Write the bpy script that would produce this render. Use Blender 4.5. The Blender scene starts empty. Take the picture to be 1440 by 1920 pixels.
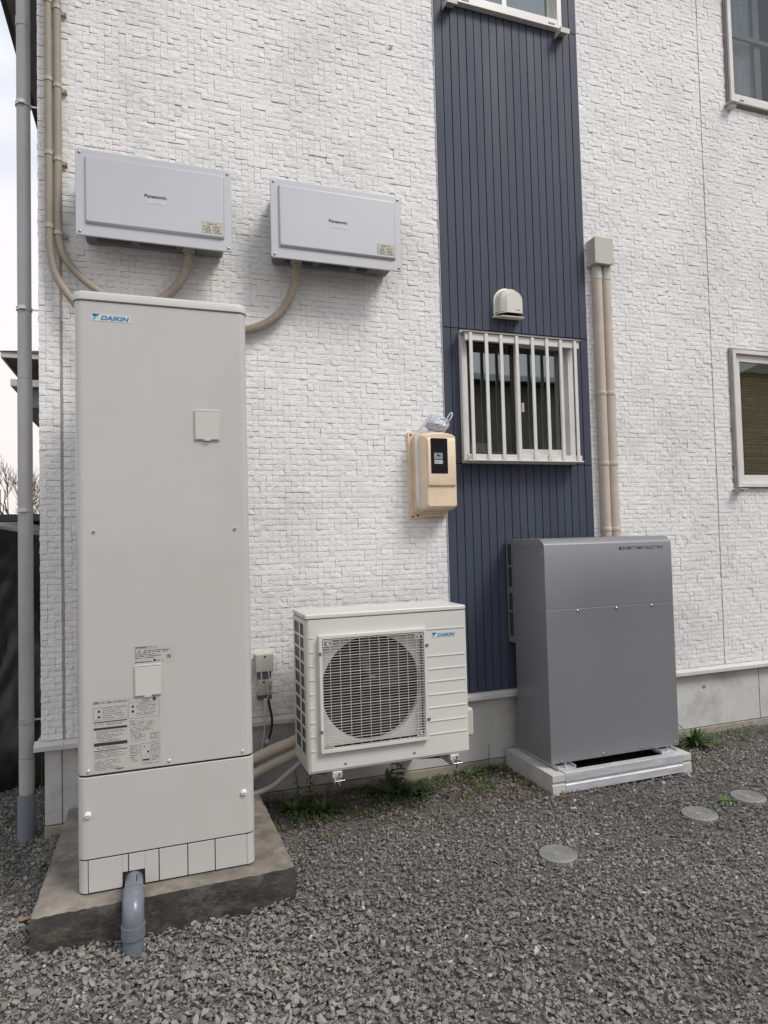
import bpy, bmesh, math, random
import numpy as np
from mathutils import Vector, Matrix
random.seed(7); rng = np.random.default_rng(7)
R = math.radians
sc = bpy.context.scene
col = sc.collection

# ---------------------------------------------------------------- camera
def cam_axes(yaw, pitch, roll):
    cy, sy, cp, sp = math.cos(yaw), math.sin(yaw), math.cos(pitch), math.sin(pitch)
    f = Vector((sy*cp, cy*cp, sp)); r = Vector((cy, -sy, 0)); u = r.cross(f)
    cr, sr = math.cos(roll), math.sin(roll)
    return cr*r + sr*u, -sr*r + cr*u, f
cr_, cu_, cf_ = cam_axes(R(19.2291), R(2.12989), R(-1.46454))
cam = bpy.data.cameras.new('camera'); camo = bpy.data.objects.new('camera', cam); col.objects.link(camo)
camo.matrix_world = Matrix(((cr_.x, cu_.x, -cf_.x, 0), (cr_.y, cu_.y, -cf_.y, 0), (cr_.z, cu_.z, -cf_.z, 1.39), (0, 0, 0, 1)))
cam.sensor_fit = 'VERTICAL'; cam.sensor_height = 36; cam.sensor_width = 36
cam.lens = 1238.92/1920*36; cam.clip_start = .05; cam.clip_end = 2000
sc.camera = camo
# ---------------------------------------------------------------- world, sun, exposure
SUN_EL, SUN_AZ = R(50), R(38)       # azimuth measured from -y (behind the camera) towards +x
wd = bpy.data.worlds.new('World'); sc.world = wd; wd.use_nodes = True
nt = wd.node_tree; nt.nodes.clear()
def WN(t, **k):
    n = nt.nodes.new(t)
    for a, b in k.items(): setattr(n, a, b)
    return n
out = WN('ShaderNodeOutputWorld'); bg = WN('ShaderNodeBackground'); bg.inputs[1].default_value = .1
sky = WN('ShaderNodeTexSky', sky_type='NISHITA', sun_disc=False)
sky.sun_elevation = SUN_EL
sky.sun_rotation = math.pi - SUN_AZ
sky.air_density = 1.0; sky.dust_density = 2.0
tc = WN('ShaderNodeTexCoord'); mp = WN('ShaderNodeMapping'); mp.inputs['Scale'].default_value = (1, 1, 2.6)
nz = WN('ShaderNodeTexNoise'); nz.inputs['Scale'].default_value = 1.5; nz.inputs['Detail'].default_value = 6; nz.inputs['Roughness'].default_value = .55
rp = WN('ShaderNodeValToRGB'); rp.color_ramp.elements[0].position = .30; rp.color_ramp.elements[1].position = .56
rp.color_ramp.elements[0].color = (.42, .42, .42, 1)
mx = WN('ShaderNodeMix', data_type='RGBA'); mx.inputs['B'].default_value = (6.7, 6.6, 6.8, 1)
sx = WN('ShaderNodeSeparateXYZ'); hr = WN('ShaderNodeValToRGB'); nt.links.new(tc.outputs['Generated'], sx.inputs[0]); nt.links.new(sx.outputs['Z'], hr.inputs[0])
hr.color_ramp.elements[0].position = 0.0; hr.color_ramp.elements[0].color = (7.0, 6.4, 5.95, 1)
hr.color_ramp.elements[1].position = .30; hr.color_ramp.elements[1].color = (6.9, 6.6, 6.75, 1)
e = hr.color_ramp.elements.new(.6); e.color = (6.4, 6.7, 7.3, 1)
nt.links.new(hr.outputs[0], mx.inputs['B'])
nt.links.new(tc.outputs['Generated'], mp.inputs[0]); nt.links.new(mp.outputs[0], nz.inputs['Vector'])
nt.links.new(nz.outputs['Fac'], rp.inputs[0]); nt.links.new(rp.outputs[0], mx.inputs['Factor'])
nt.links.new(sky.outputs[0], mx.inputs['A']); nt.links.new(mx.outputs['Result'], bg.inputs[0]); nt.links.new(bg.outputs[0], out.inputs[0])
sun = bpy.data.lights.new('sun', 'SUN'); sun.energy = 1.5; sun.angle = R(20); sun.color = (1, .96, .9)
suno = bpy.data.objects.new('sun', sun); col.objects.link(suno)
sd = Vector((math.sin(SUN_AZ)*math.cos(SUN_EL), -math.cos(SUN_AZ)*math.cos(SUN_EL), math.sin(SUN_EL)))
suno.rotation_euler = sd.to_track_quat('Z', 'Y').to_euler()
vs = sc.view_settings; vs.view_transform = 'Standard'; vs.look = 'None'; vs.gamma = 1; vs.exposure = 0.55
sc.cycles.max_bounces = 8

# ---------------------------------------------------------------- materials
def mat(name, c, rough=.6, metal=0., var=0., vscale=6., bump=0., bscale=80., spec=.5, dirt=0., dirtc=(.12, .1, .08), dscale=3., stretch=(1, 1, 1), coat=0.):
    m = bpy.data.materials.new(name); m.use_nodes = True; t = m.node_tree; b = t.nodes['Principled BSDF']
    b.inputs['Base Color'].default_value = (*c, 1); b.inputs['Roughness'].default_value = rough
    b.inputs['Metallic'].default_value = metal; b.inputs['Specular IOR Level'].default_value = spec
    b.inputs['Coat Weight'].default_value = coat
    L = t.links.new
    tcn = t.nodes.new('ShaderNodeTexCoord'); mpn = t.nodes.new('ShaderNodeMapping'); mpn.inputs['Scale'].default_value = stretch
    L(tcn.outputs['Object'], mpn.inputs[0]); cur = None
    if var > 0:
        n = t.nodes.new('ShaderNodeTexNoise'); n.inputs['Scale'].default_value = vscale; n.inputs['Detail'].default_value = 5
        r = t.nodes.new('ShaderNodeMapRange'); r.inputs[1].default_value = .3; r.inputs[2].default_value = .7
        r.inputs[3].default_value = 1-var; r.inputs[4].default_value = 1+var
        v = t.nodes.new('ShaderNodeVectorMath'); v.operation = 'SCALE'; v.inputs[0].default_value = c
        L(mpn.outputs[0], n.inputs['Vector']); L(n.outputs['Fac'], r.inputs[0]); L(r.outputs[0], v.inputs['Scale']); cur = v.outputs[0]
        r2 = t.nodes.new('ShaderNodeMapRange'); r2.inputs[1].default_value = .3; r2.inputs[2].default_value = .7
        r2.inputs[3].default_value = max(0, rough-.08); r2.inputs[4].default_value = min(1, rough+.08)
        L(n.outputs['Fac'], r2.inputs[0]); L(r2.outputs[0], b.inputs['Roughness'])
    if dirt > 0:
        n = t.nodes.new('ShaderNodeTexNoise'); n.inputs['Scale'].default_value = dscale; n.inputs['Detail'].default_value = 9; n.inputs['Roughness'].default_value = .76
        r = t.nodes.new('ShaderNodeMapRange'); r.inputs[1].default_value = .47; r.inputs[2].default_value = .68; r.inputs[3].default_value = 0; r.inputs[4].default_value = dirt
        x = t.nodes.new('ShaderNodeMix'); x.data_type = 'RGBA'; x.inputs['A'].default_value = (*c, 1); x.inputs['B'].default_value = (*dirtc, 1)
        L(mpn.outputs[0], n.inputs['Vector']); L(n.outputs['Fac'], r.inputs[0]); L(r.outputs[0], x.inputs['Factor'])
        if cur: L(cur, x.inputs['A'])
        cur = x.outputs['Result']
    if cur: L(cur, b.inputs['Base Color'])
    if bump > 0:
        n = t.nodes.new('ShaderNodeTexNoise'); n.inputs['Scale'].default_value = bscale; n.inputs['Detail'].default_value = 4
        bp = t.nodes.new('ShaderNodeBump'); bp.inputs['Strength'].default_value = bump; bp.inputs['Distance'].default_value = .004
        L(mpn.outputs[0], n.inputs['Vector']); L(n.outputs['Fac'], bp.inputs['Height']); L(bp.outputs[0], b.inputs['Normal'])
    return m
M = {}
M['siding'] = mat('siding_paint', (.80, .797, .785), .62, var=.03, vscale=1.2, bump=.3, bscale=240, dirt=.42, dirtc=(.42, .42, .41), dscale=.85)
M['blue'] = mat('blue_cladding', (.052, .062, .091), .6, var=.12, vscale=2.0, bump=.12, bscale=300, stretch=(3, 3, .5), spec=.35)
M['bluegap'] = mat('groove_dark', (.018, .023, .042), .8)
M['found'] = mat('foundation_render', (.55, .545, .53), .8, var=.08, vscale=2.2, bump=.35, bscale=60, dirt=.5, dirtc=(.22, .2, .17), dscale=3.2)
M['footing'] = mat('footing_concrete', (.33, .3, .25), .9, var=.15, vscale=7, bump=.6, bscale=50, dirt=.7, dirtc=(.12, .1, .07), dscale=8)
M['trim'] = mat('sill_trim_metal', (.60, .585, .55), .5, var=.06, vscale=3, dirt=.25, dirtc=(.3, .27, .22), dscale=7)
M['seal'] = mat('joint_sealant', (.34, .33, .33), .8, var=.1)
M['seal_brown'] = mat('joint_sealant_brown', (.36, .32, .29), .8, var=.15, vscale=20)
M['tank'] = mat('tank_steel', (.52, .505, .485), .36, var=.015, vscale=1.2, bump=.02, bscale=9, coat=.3, dirt=.10, dirtc=(.34, .31, .27), dscale=3)
M['tank_trim'] = mat('tank_trim_plastic', (.56, .555, .515), .45, var=.02)
M['ac'] = mat('unit_steel', (.64, .632, .60), .36, var=.02, vscale=3, bump=.02, bscale=300, coat=.1)
M['black'] = mat('black_gap', (.012, .012, .012), .7)
M['fan'] = mat('fan_plastic', (.012, .006, .014), .35)
M['darkfin'] = mat('coil_fins', (.09, .09, .09), .5, metal=.4, var=.3, vscale=60)
M['grillewire'] = mat('grille_wire_coating', (.60, .59, .56), .4, var=.05)
M['silver'] = mat('silver_enamel', (.50, .503, .525), .42, metal=.2, var=.015, vscale=2, bump=.01, bscale=400)
M['silverdark'] = mat('grey_casing', (.15, .15, .155), .5, metal=.2, var=.1)
M['battery'] = mat('grey_metallic_enamel', (.215, .217, .229), .37, metal=.2, var=.04, vscale=1.6, bump=.02, bscale=14, dirt=.10, dirtc=(.24, .23, .22), dscale=4)
M['galv'] = mat('galvanised_steel', (.62, .63, .65), .38, metal=.35, var=.12, vscale=9, dirt=.3, dirtc=(.35, .35, .35), dscale=14, stretch=(1, 1, 6))
M['steel'] = mat('bright_steel', (.62, .62, .62), .25, metal=1., var=.1, vscale=30)
M['concrete'] = mat('pale_concrete', (.50, .49, .46), .85, var=.1, vscale=9, bump=.5, bscale=90, dirt=.35, dirtc=(.25, .24, .21), dscale=8)
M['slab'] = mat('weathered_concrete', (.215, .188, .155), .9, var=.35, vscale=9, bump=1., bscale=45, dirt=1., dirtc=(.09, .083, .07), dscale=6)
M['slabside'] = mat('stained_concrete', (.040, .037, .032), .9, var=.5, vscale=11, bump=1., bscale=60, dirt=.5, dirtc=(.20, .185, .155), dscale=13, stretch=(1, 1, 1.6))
M['pvc'] = mat('grey_pvc', (.15, .168, .198), .32, var=.05, vscale=6, coat=.2)
M['pvcdark'] = mat('blue_grey_pvc', (.19, .21, .235), .5, var=.06, vscale=5, dirt=.2)
M['downpipe'] = mat('downpipe_pvc', (.40, .40, .395), .5, var=.08, vscale=4, dirt=.25, dirtc=(.18, .17, .16), dscale=6, stretch=(1, 1, .4))
M['stainless'] = mat('stainless_clip', (.55, .55, .53), .35, metal=.8)
M['conduit'] = mat('beige_wrapped_conduit', (.31, .27, .21), .6, var=.08, vscale=12, bump=.3, bscale=200)
M['conduit_cap'] = mat('beige_cap', (.42, .38, .32), .5, var=.05)
M['conduit_pink'] = mat('pale_beige_duct', (.53, .46, .385), .6, var=.05, vscale=15, dirt=.2, dirtc=(.4, .33, .26), dscale=10)
M['box'] = mat('ivory_grey_plastic', (.50, .49, .43), .5, var=.03, vscale=5, dirt=.15, dirtc=(.3, .28, .22), dscale=10)
M['hood'] = mat('cream_hood_plastic', (.70, .68, .61), .35, var=.03, vscale=8, dirt=.1)
M['meter'] = mat('beige_meter_plastic', (.78, .63, .45), .48, var=.05, vscale=8, bump=.08, bscale=120, dirt=.25, dirtc=(.42, .27, .14), dscale=10)
M['meterglass'] = mat('meter_window', (.012, .012, .014), .12, spec=.6)
M['lcd'] = mat('meter_plate_grey', (.33, .37, .38), .5)
M['lcdw'] = mat('meter_plate_white', (.55, .58, .58), .5)
M['strap'] = mat('white_strap', (.70, .67, .66), .5, var=.03)
M['alu'] = mat('window_frame_white', (.70, .685, .655), .38, var=.04, vscale=6, dirt=.15, dirtc=(.35, .3, .25), dscale=9)
M['alud'] = mat('window_frame_black', (.02, .02, .02), .4)
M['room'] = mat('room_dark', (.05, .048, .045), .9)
M['curtain'] = mat('lace_curtain', (.60, .64, .65), .9, var=.2, vscale=40, stretch=(1, 1, .1))
M['blind'] = mat('bamboo_blind', (.42, .29, .15), .7, var=.35, vscale=50, stretch=(.2, .2, 6))
M['ink'] = mat('black_print', (.03, .03, .035), .6)
M['inkblue'] = mat('blue_print', (.02, .19, .42), .5)
M['inknavy'] = mat('navy_print', (.02, .05, .09), .5)
M['inkcyan'] = mat('light_blue_print', (.06, .42, .68), .5)
M['label'] = mat('white_sticker', (.60, .62, .62), .4)
M['labelgrey'] = mat('clear_sticker', (.47, .47, .44), .35)
M['labelyellow'] = mat('yellowed_sticker', (.52, .50, .40), .5)
M['screwhead'] = mat('dull_screw', (.35, .35, .34), .35, metal=.8)
M['whitecap'] = mat('white_cap', (.80, .79, .76), .4)
M['tarp'] = mat('black_sheet', (.010, .009, .009), .42, var=.2, vscale=4, bump=.25, bscale=30, dirt=.0, dirtc=(.05, .047, .045), dscale=3)
M['lid'] = mat('grey_lid_plastic', (.25, .25, .245), .6, var=.08, vscale=12, dirt=.5, dirtc=(.17, .15, .12), dscale=20)
M['roof'] = mat('dark_roof', (.06, .045, .04), .7, var=.2, vscale=12)
M['soffit'] = mat('eave_board', (.16, .15, .14), .7, var=.1)
M['soffitb'] = mat('brown_soffit', (.11, .085, .07), .7, var=.1)
M['nwall'] = mat('neighbour_render', (.30, .25, .19), .8, var=.1, vscale=3)
M['nwhite'] = mat('neighbour_fascia', (.50, .49, .47), .7, var=.05)
M['bark'] = mat('bare_bark', (.12, .09, .08), .9, var=.2)
M['cablew'] = mat('white_cable', (.55, .53, .48), .5)
M['cableb'] = mat('black_cable', (.015, .015, .016), .4)
M['leaf'] = mat('weed_leaf', (.075, .125, .035), .6, var=.4, vscale=40)
M['leafd'] = mat('dark_weed_leaf', (.038, .070, .024), .6, var=.4, vscale=40)
M['moss'] = mat('moss_green', (.07, .10, .03), .9, var=.5, vscale=60)
M['dry'] = mat('dry_leaf', (.15, .105, .075), .8, var=.5, vscale=30)
def bag_mat():
    m = mat('blue_white_plastic_film', (.60, .64, .74), .3, var=.3, vscale=22, bump=.6, bscale=60)
    b = m.node_tree.nodes['Principled BSDF']; b.inputs['Transmission Weight'].default_value = .25
    return m
M['bag'] = bag_mat()
def glass_mat(refl, tint, gc=(.80, .93, .93)):
    m = bpy.data.materials.new('window_glass'); m.use_nodes = True; t = m.node_tree; t.nodes.clear()
    o = t.nodes.new('ShaderNodeOutputMaterial'); g = t.nodes.new('ShaderNodeBsdfGlossy'); g.inputs['Roughness'].default_value = .02
    g.inputs[0].default_value = (*gc, 1)
    tr = t.nodes.new('ShaderNodeBsdfTransparent'); tr.inputs[0].default_value = (*tint, 1)
    fr = t.nodes.new('ShaderNodeFresnel'); fr.inputs[0].default_value = refl
    mx = t.nodes.new('ShaderNodeMixShader')
    n = t.nodes.new('ShaderNodeTexNoise'); n.inputs['Scale'].default_value = 2.2
    bp = t.nodes.new('ShaderNodeBump'); bp.inputs['Strength'].default_value = .012; bp.inputs['Distance'].default_value = .05
    tcn = t.nodes.new('ShaderNodeTexCoord')
    t.links.new(tcn.outputs['Object'], n.inputs['Vector']); t.links.new(n.outputs['Fac'], bp.inputs['Height']); t.links.new(bp.outputs[0], g.inputs['Normal'])
    ge = t.nodes.new('ShaderNodeNewGeometry'); mu = t.nodes.new('ShaderNodeMath'); mu.operation = 'SUBTRACT'; mu.use_clamp = True
    t.links.new(fr.outputs[0], mu.inputs[0]); t.links.new(ge.outputs['Backfacing'], mu.inputs[1]); t.links.new(mu.outputs[0], mx.inputs[0]); t.links.new(tr.outputs[0], mx.inputs[1]); t.links.new(g.outputs[0], mx.inputs[2]); t.links.new(mx.outputs[0], o.inputs[0])
    return m
M['glass'] = glass_mat(3.1, (.8, .84, .82)); M['glassdim'] = glass_mat(1.7, (.80, .81, .81), (.8, .84, .86)); M['glassr'] = glass_mat(3.8, (.8, .84, .82))
def tone_mat(name, ramp, bump, bscale, rough=.85):
    m = bpy.data.materials.new(name); m.use_nodes = True; t = m.node_tree; b = t.nodes['Principled BSDF']; b.inputs['Roughness'].default_value = rough
    b.inputs['Specular IOR Level'].default_value = .3
    a = t.nodes.new('ShaderNodeAttribute'); a.attribute_name = 'tone'
    r = t.nodes.new('ShaderNodeValToRGB'); e = r.color_ramp.elements
    e[0].position, e[0].color = ramp[0][0], (*ramp[0][1], 1); e[1].position, e[1].color = ramp[-1][0], (*ramp[-1][1], 1)
    for p, c in ramp[1:-1]:
        x = e.new(p); x.color = (*c, 1)
    n = t.nodes.new('ShaderNodeTexNoise'); n.inputs['Scale'].default_value = bscale; n.inputs['Detail'].default_value = 5
    tcn = t.nodes.new('ShaderNodeTexCoord'); mr = t.nodes.new('ShaderNodeMapRange'); mr.inputs[3].default_value = .7; mr.inputs[4].default_value = 1.3
    v = t.nodes.new('ShaderNodeVectorMath'); v.operation = 'SCALE'
    bp = t.nodes.new('ShaderNodeBump'); bp.inputs['Strength'].default_value = bump; bp.inputs['Distance'].default_value = .003
    L = t.links.new
    L(a.outputs['Fac'], r.inputs[0]); L(tcn.outputs['Object'], n.inputs['Vector']); L(n.outputs['Fac'], mr.inputs[0])
    L(r.outputs[0], v.inputs[0]); L(mr.outputs[0], v.inputs['Scale']); L(v.outputs[0], b.inputs['Base Color'])
    L(n.outputs['Fac'], bp.inputs['Height']); L(bp.outputs[0], b.inputs['Normal'])
    return m
M['gravel'] = tone_mat('crushed_stone', [(0, (.11, .104, .096)), (.45, (.205, .195, .18)), (.8, (.30, .286, .26)), (.93, (.15, .122, .098)), (1, (.46, .45, .42))], .6, 110)
def ground_mat():
    m = mat('gravel_bed', (.115, .108, .098), .95, var=.5, vscale=60, bump=1., bscale=90)
    return m
M['ground'] = ground_mat()

# ---------------------------------------------------------------- object helpers
def tag(o, label=None, cat=None, group=None, kind=None):
    if label: o['label'] = label
    if cat: o['category'] = cat
    if group: o['group'] = group
    if kind: o['kind'] = kind
    return o
def thing(name, label, cat, loc, group=None):
    o = bpy.data.objects.new(name, None); o.empty_display_size = .1; col.objects.link(o); o.location = loc
    return tag(o, label, cat, group)
def wpos(o):
    v = Vector((0, 0, 0))
    while o is not None:
        v += Vector(o.location); o = o.parent
    return v
def link(name, me, m, parent=None, smooth=None, bevel=0, segs=2, origin=None):
    """me holds world coordinates; it is shifted to its parent's origin"""
    off = wpos(parent) if parent else Vector(origin or (0, 0, 0))
    if off.length > 0: me.transform(Matrix.Translation(-off))
    o = bpy.data.objects.new(name, me); col.objects.link(o)
    if m: me.materials.append(M[m] if isinstance(m, str) else m)
    if parent: o.parent = parent
    elif origin: o.location = origin
    if bevel > 0:
        for p in me.polygons: p.use_smooth = True
        me.set_sharp_from_angle(angle=R(35))
        b = o.modifiers.new('bevel', 'BEVEL'); b.width = bevel; b.segments = segs; b.limit_method = 'ANGLE'; b.angle_limit = R(35); b.harden_normals = True
    elif smooth:
        for p in me.polygons: p.use_smooth = True
        me.set_sharp_from_angle(angle=R(smooth))
    return o
class MB:
    def __init__(s): s.bm = bmesh.new()
    def box(s, x0, x1, y0, y1, z0, z1, T=None):
        vs_ = [s.bm.verts.new((x, y, z)) for z in (z0, z1) for y in (y0, y1) for x in (x0, x1)]
        if T:
            for v in vs_: v.co = T @ v.co
        for f in ((0, 2, 3, 1), (4, 5, 7, 6), (0, 1, 5, 4), (2, 6, 7, 3), (0, 4, 6, 2), (1, 3, 7, 5)):
            s.bm.faces.new([vs_[i] for i in f])
        return s
    def quad(s, *p):
        s.bm.faces.new([s.bm.verts.new(q) for q in p]); return s
    def tube(s, pts, r, seg=14, cap=True):
        pts = [Vector(p) for p in pts]; rings = []; n = len(pts)
        rr = r if hasattr(r, '__len__') else [r]*n
        t0 = (pts[1]-pts[0]).normalized(); up = Vector((0, 0, 1)) if abs(t0.z) < .9 else Vector((0, 1, 0))
        a = t0.cross(up).normalized()
        for i, p in enumerate(pts):
            t = (pts[min(i+1, n-1)]-pts[max(i-1, 0)]).normalized()
            a = (a - t*a.dot(t)).normalized(); b = t.cross(a)
            rings.append([s.bm.verts.new(p + (a*math.cos(2*math.pi*k/seg)+b*math.sin(2*math.pi*k/seg))*rr[i]) for k in range(seg)])
        for i in range(n-1):
            for k in range(seg):
                s.bm.faces.new((rings[i][k], rings[i][(k+1) % seg], rings[i+1][(k+1) % seg], rings[i+1][k]))
        if cap:
            s.bm.faces.new(rings[0][::-1]); s.bm.faces.new(rings[-1])
        return s
    def disc(s, c, r, axis='y', h=.003, seg=16, dome=0):
        """short cylinder along axis, starting at c going to the negative direction by h"""
        c = Vector(c); d = {'y': Vector((0, -1, 0)), 'x': Vector((-1, 0, 0)), 'z': Vector((0, 0, 1))}[axis]
        s.tube([c, c+d*h*.7, c+d*h], [r, r, r*(1-.35*dome) if dome else r], seg); return s
    def lathe(s, c, prof, seg=32):
        rings = []
        for (r, z) in prof:
            rings.append([s.bm.verts.new((c[0]+r*math.cos(2*math.pi*k/seg), c[1]+r*math.sin(2*math.pi*k/seg), c[2]+z)) for k in range(seg)])
        for i in range(len(rings)-1):
            for k in range(seg):
                s.bm.faces.new((rings[i][k], rings[i][(k+1) % seg], rings[i+1][(k+1) % seg], rings[i+1][k]))
        s.bm.faces.new(rings[-1]); s.bm.faces.new(rings[0][::-1]); return s
    def prism(s, pts, d):
        """closed planar outline pts extruded by vector d"""
        a = [s.bm.verts.new(p) for p in pts]; d = Vector(d)
        b = [s.bm.verts.new(Vector(p)+d) for p in pts]; n = len(pts)
        s.bm.faces.new(a[::-1]); s.bm.faces.new(b)
        for i in range(n): s.bm.faces.new((a[i], a[(i+1) % n], b[(i+1) % n], b[i]))
        return s
    def build(s, name, m, parent=None, **k):
        bmesh.ops.recalc_face_normals(s.bm, faces=s.bm.faces)
        me = bpy.data.meshes.new(name); s.bm.to_mesh(me); s.bm.free()
        return link(name, me, m, parent, **k)
def spline(P, n=8):
    P = [Vector(p) for p in P]; P = [P[0]*2-P[1]] + P + [P[-1]*2-P[-2]]; o = []
    for i in range(1, len(P)-2):
        for k in range(n):
            t = k/n; a, b, c, d = P[i-1:i+3]
            o.append(.5*((2*b)+(c-a)*t+(2*a-5*b+4*c-d)*t*t+(3*b-a-3*c+d)*t**3))
    o.append(P[-2]); return o
def resample(pts, step):
    L = [0]
    for a, b in zip(pts, pts[1:]): L.append(L[-1]+(b-a).length)
    n = max(2, int(L[-1]/step)); xs = np.linspace(0, L[-1], n)
    A = np.array([tuple(p) for p in pts]); return [Vector((np.interp(x, L, A[:, 0]), np.interp(x, L, A[:, 1]), np.interp(x, L, A[:, 2]))) for x in xs]
def hose(pts, r, name, m, parent, ridge=.085, step=.0055):
    P = resample(spline(pts, 12), step); rr = [r*(1+(ridge if i % 2 else -ridge)) for i in range(len(P))]
    return MB().tube(P, rr, 16).build(name, m, parent, smooth=60)
def rrect(x0, x1, z0, z1, r, y, n=5):
    p = []
    for cx, cz, a0 in ((x1-r, z1-r, 0), (x0+r, z1-r, 90), (x0+r, z0+r, 180), (x1-r, z0+r, 270)):
        for k in range(n+1):
            a = R(a0+90*k/n); p.append((cx+r*math.cos(a), y, cz+r*math.sin(a)))
    return p
def rrect_xy(x0, x1, y0, y1, r, z, n=6):
    return [(p[0], p[2], z) for p in rrect(x0, x1, y0, y1, r, 0, n)]
def text(s, x, y, z, h, m, parent, name='logo', width=None, shear=0., bold=0., align='LEFT', rot=None):
    cu = bpy.data.curves.new('t', 'FONT'); cu.body = s; cu.size = 1; cu.shear = shear; cu.offset = bold; cu.extrude = 0
    o = bpy.data.objects.new('t', cu); col.objects.link(o); bpy.context.view_layer.update()
    dg = bpy.context.evaluated_depsgraph_get(); me = bpy.data.meshes.new_from_object(o.evaluated_get(dg))
    bpy.data.objects.remove(o); bpy.data.curves.remove(cu)
    a = np.empty(len(me.vertices)*3); me.vertices.foreach_get('co', a); a = a.reshape(-1, 3)
    if len(a) == 0: return None
    mn, mxx = a.min(0), a.max(0); sx = sz = h/(mxx[1]-mn[1])
    if width: sx = width/(mxx[0]-mn[0])
    X = (a[:, 0]-mn[0])*sx; Z = (a[:, 1]-mn[1])*sz
    if align == 'C': X -= (mxx[0]-mn[0])*sx/2
    b = np.stack([x+X, np.full(len(a), y), z+Z], 1)
    me.vertices.foreach_set('co', b.ravel()); me.materials.clear(); me.update()
    return link(name, me, m, parent)
def np_mesh(name, V, Fs):
    """V (n,3); Fs list of int arrays (k, sides)"""
    me = bpy.data.meshes.new(name); me.vertices.add(len(V)); me.vertices.foreach_set('co', np.asarray(V, np.float32).ravel())
    loops = np.concatenate([f.ravel() for f in Fs]); tot = np.concatenate([np.full(len(f), f.shape[1]) for f in Fs])
    st = np.concatenate([[0], np.cumsum(tot)[:-1]])
    me.loops.add(len(loops)); me.loops.foreach_set('vertex_index', loops.astype(np.int32))
    me.polygons.add(len(tot)); me.polygons.foreach_set('loop_start', st.astype(np.int32)); me.polygons.foreach_set('loop_total', tot.astype(np.int32))
    me.update(calc_edges=True); me.validate(); return me
def flat(me): me.polygons.foreach_set('use_smooth', np.zeros(len(me.polygons), bool)); me.update()

# ---------------------------------------------------------------- terrain
def vnoise(x, y, s, seed=0):
    x = np.asarray(x, float)/s+seed*17.3; y = np.asarray(y, float)/s+seed*9.1
    xi, yi = np.floor(x), np.floor(y); fx, fy = x-xi, y-yi; fx = fx*fx*(3-2*fx); fy = fy*fy*(3-2*fy)
    h = lambda a, b: np.modf(np.abs(np.sin(a*127.1+b*311.7)*43758.5453))[0]
    return (h(xi, yi)*(1-fx)+h(xi+1, yi)*fx)*(1-fy)+(h(xi, yi+1)*(1-fx)+h(xi+1, yi+1)*fx)*fy
def sstep(a, b, x): t = np.clip((np.asarray(x, float)-a)/(b-a), 0, 1); return t*t*(3-2*t)
def gh(x, y):
    x = np.asarray(x, float); y = np.asarray(y, float)
    near = 1-sstep(7, 12, np.hypot(x-1, y-3))
    h = (.022*(vnoise(x, y, .45)-.5)+.010*(vnoise(x, y, .13, 3)-.5))*near-.012
    h = h - .055*sstep(-.42, -.60, x)*sstep(2.9, 3.4, y)
    h = h + .030*np.exp(-((x-.66)**2/.05+(y-2.6)**2/.12))
    return h
gx = np.concatenate([-np.geomspace(600, 3.2, 26), np.arange(-3, 7, .035), np.geomspace(7.2, 600, 26)])
gy = np.concatenate([-np.geomspace(600, 3.2, 26), np.arange(-3, 6, .035), np.geomspace(6.2, 900, 28)])
X, Y = np.meshgrid(gx, gy); Z = gh(X, Y)-.006
n, m_ = X.shape; idx = np.arange(n*m_).reshape(n, m_)
gm = np_mesh('ground', np.stack([X, Y, Z], -1).reshape(-1, 3), [np.stack([idx[:-1, :-1], idx[:-1, 1:], idx[1:, 1:], idx[1:, :-1]], -1).reshape(-1, 4)])
for p in gm.polygons: p.use_smooth = True
tag(link('ground', gm, 'ground'), 'earth bed under the grey gravel', None, kind='structure')

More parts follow.
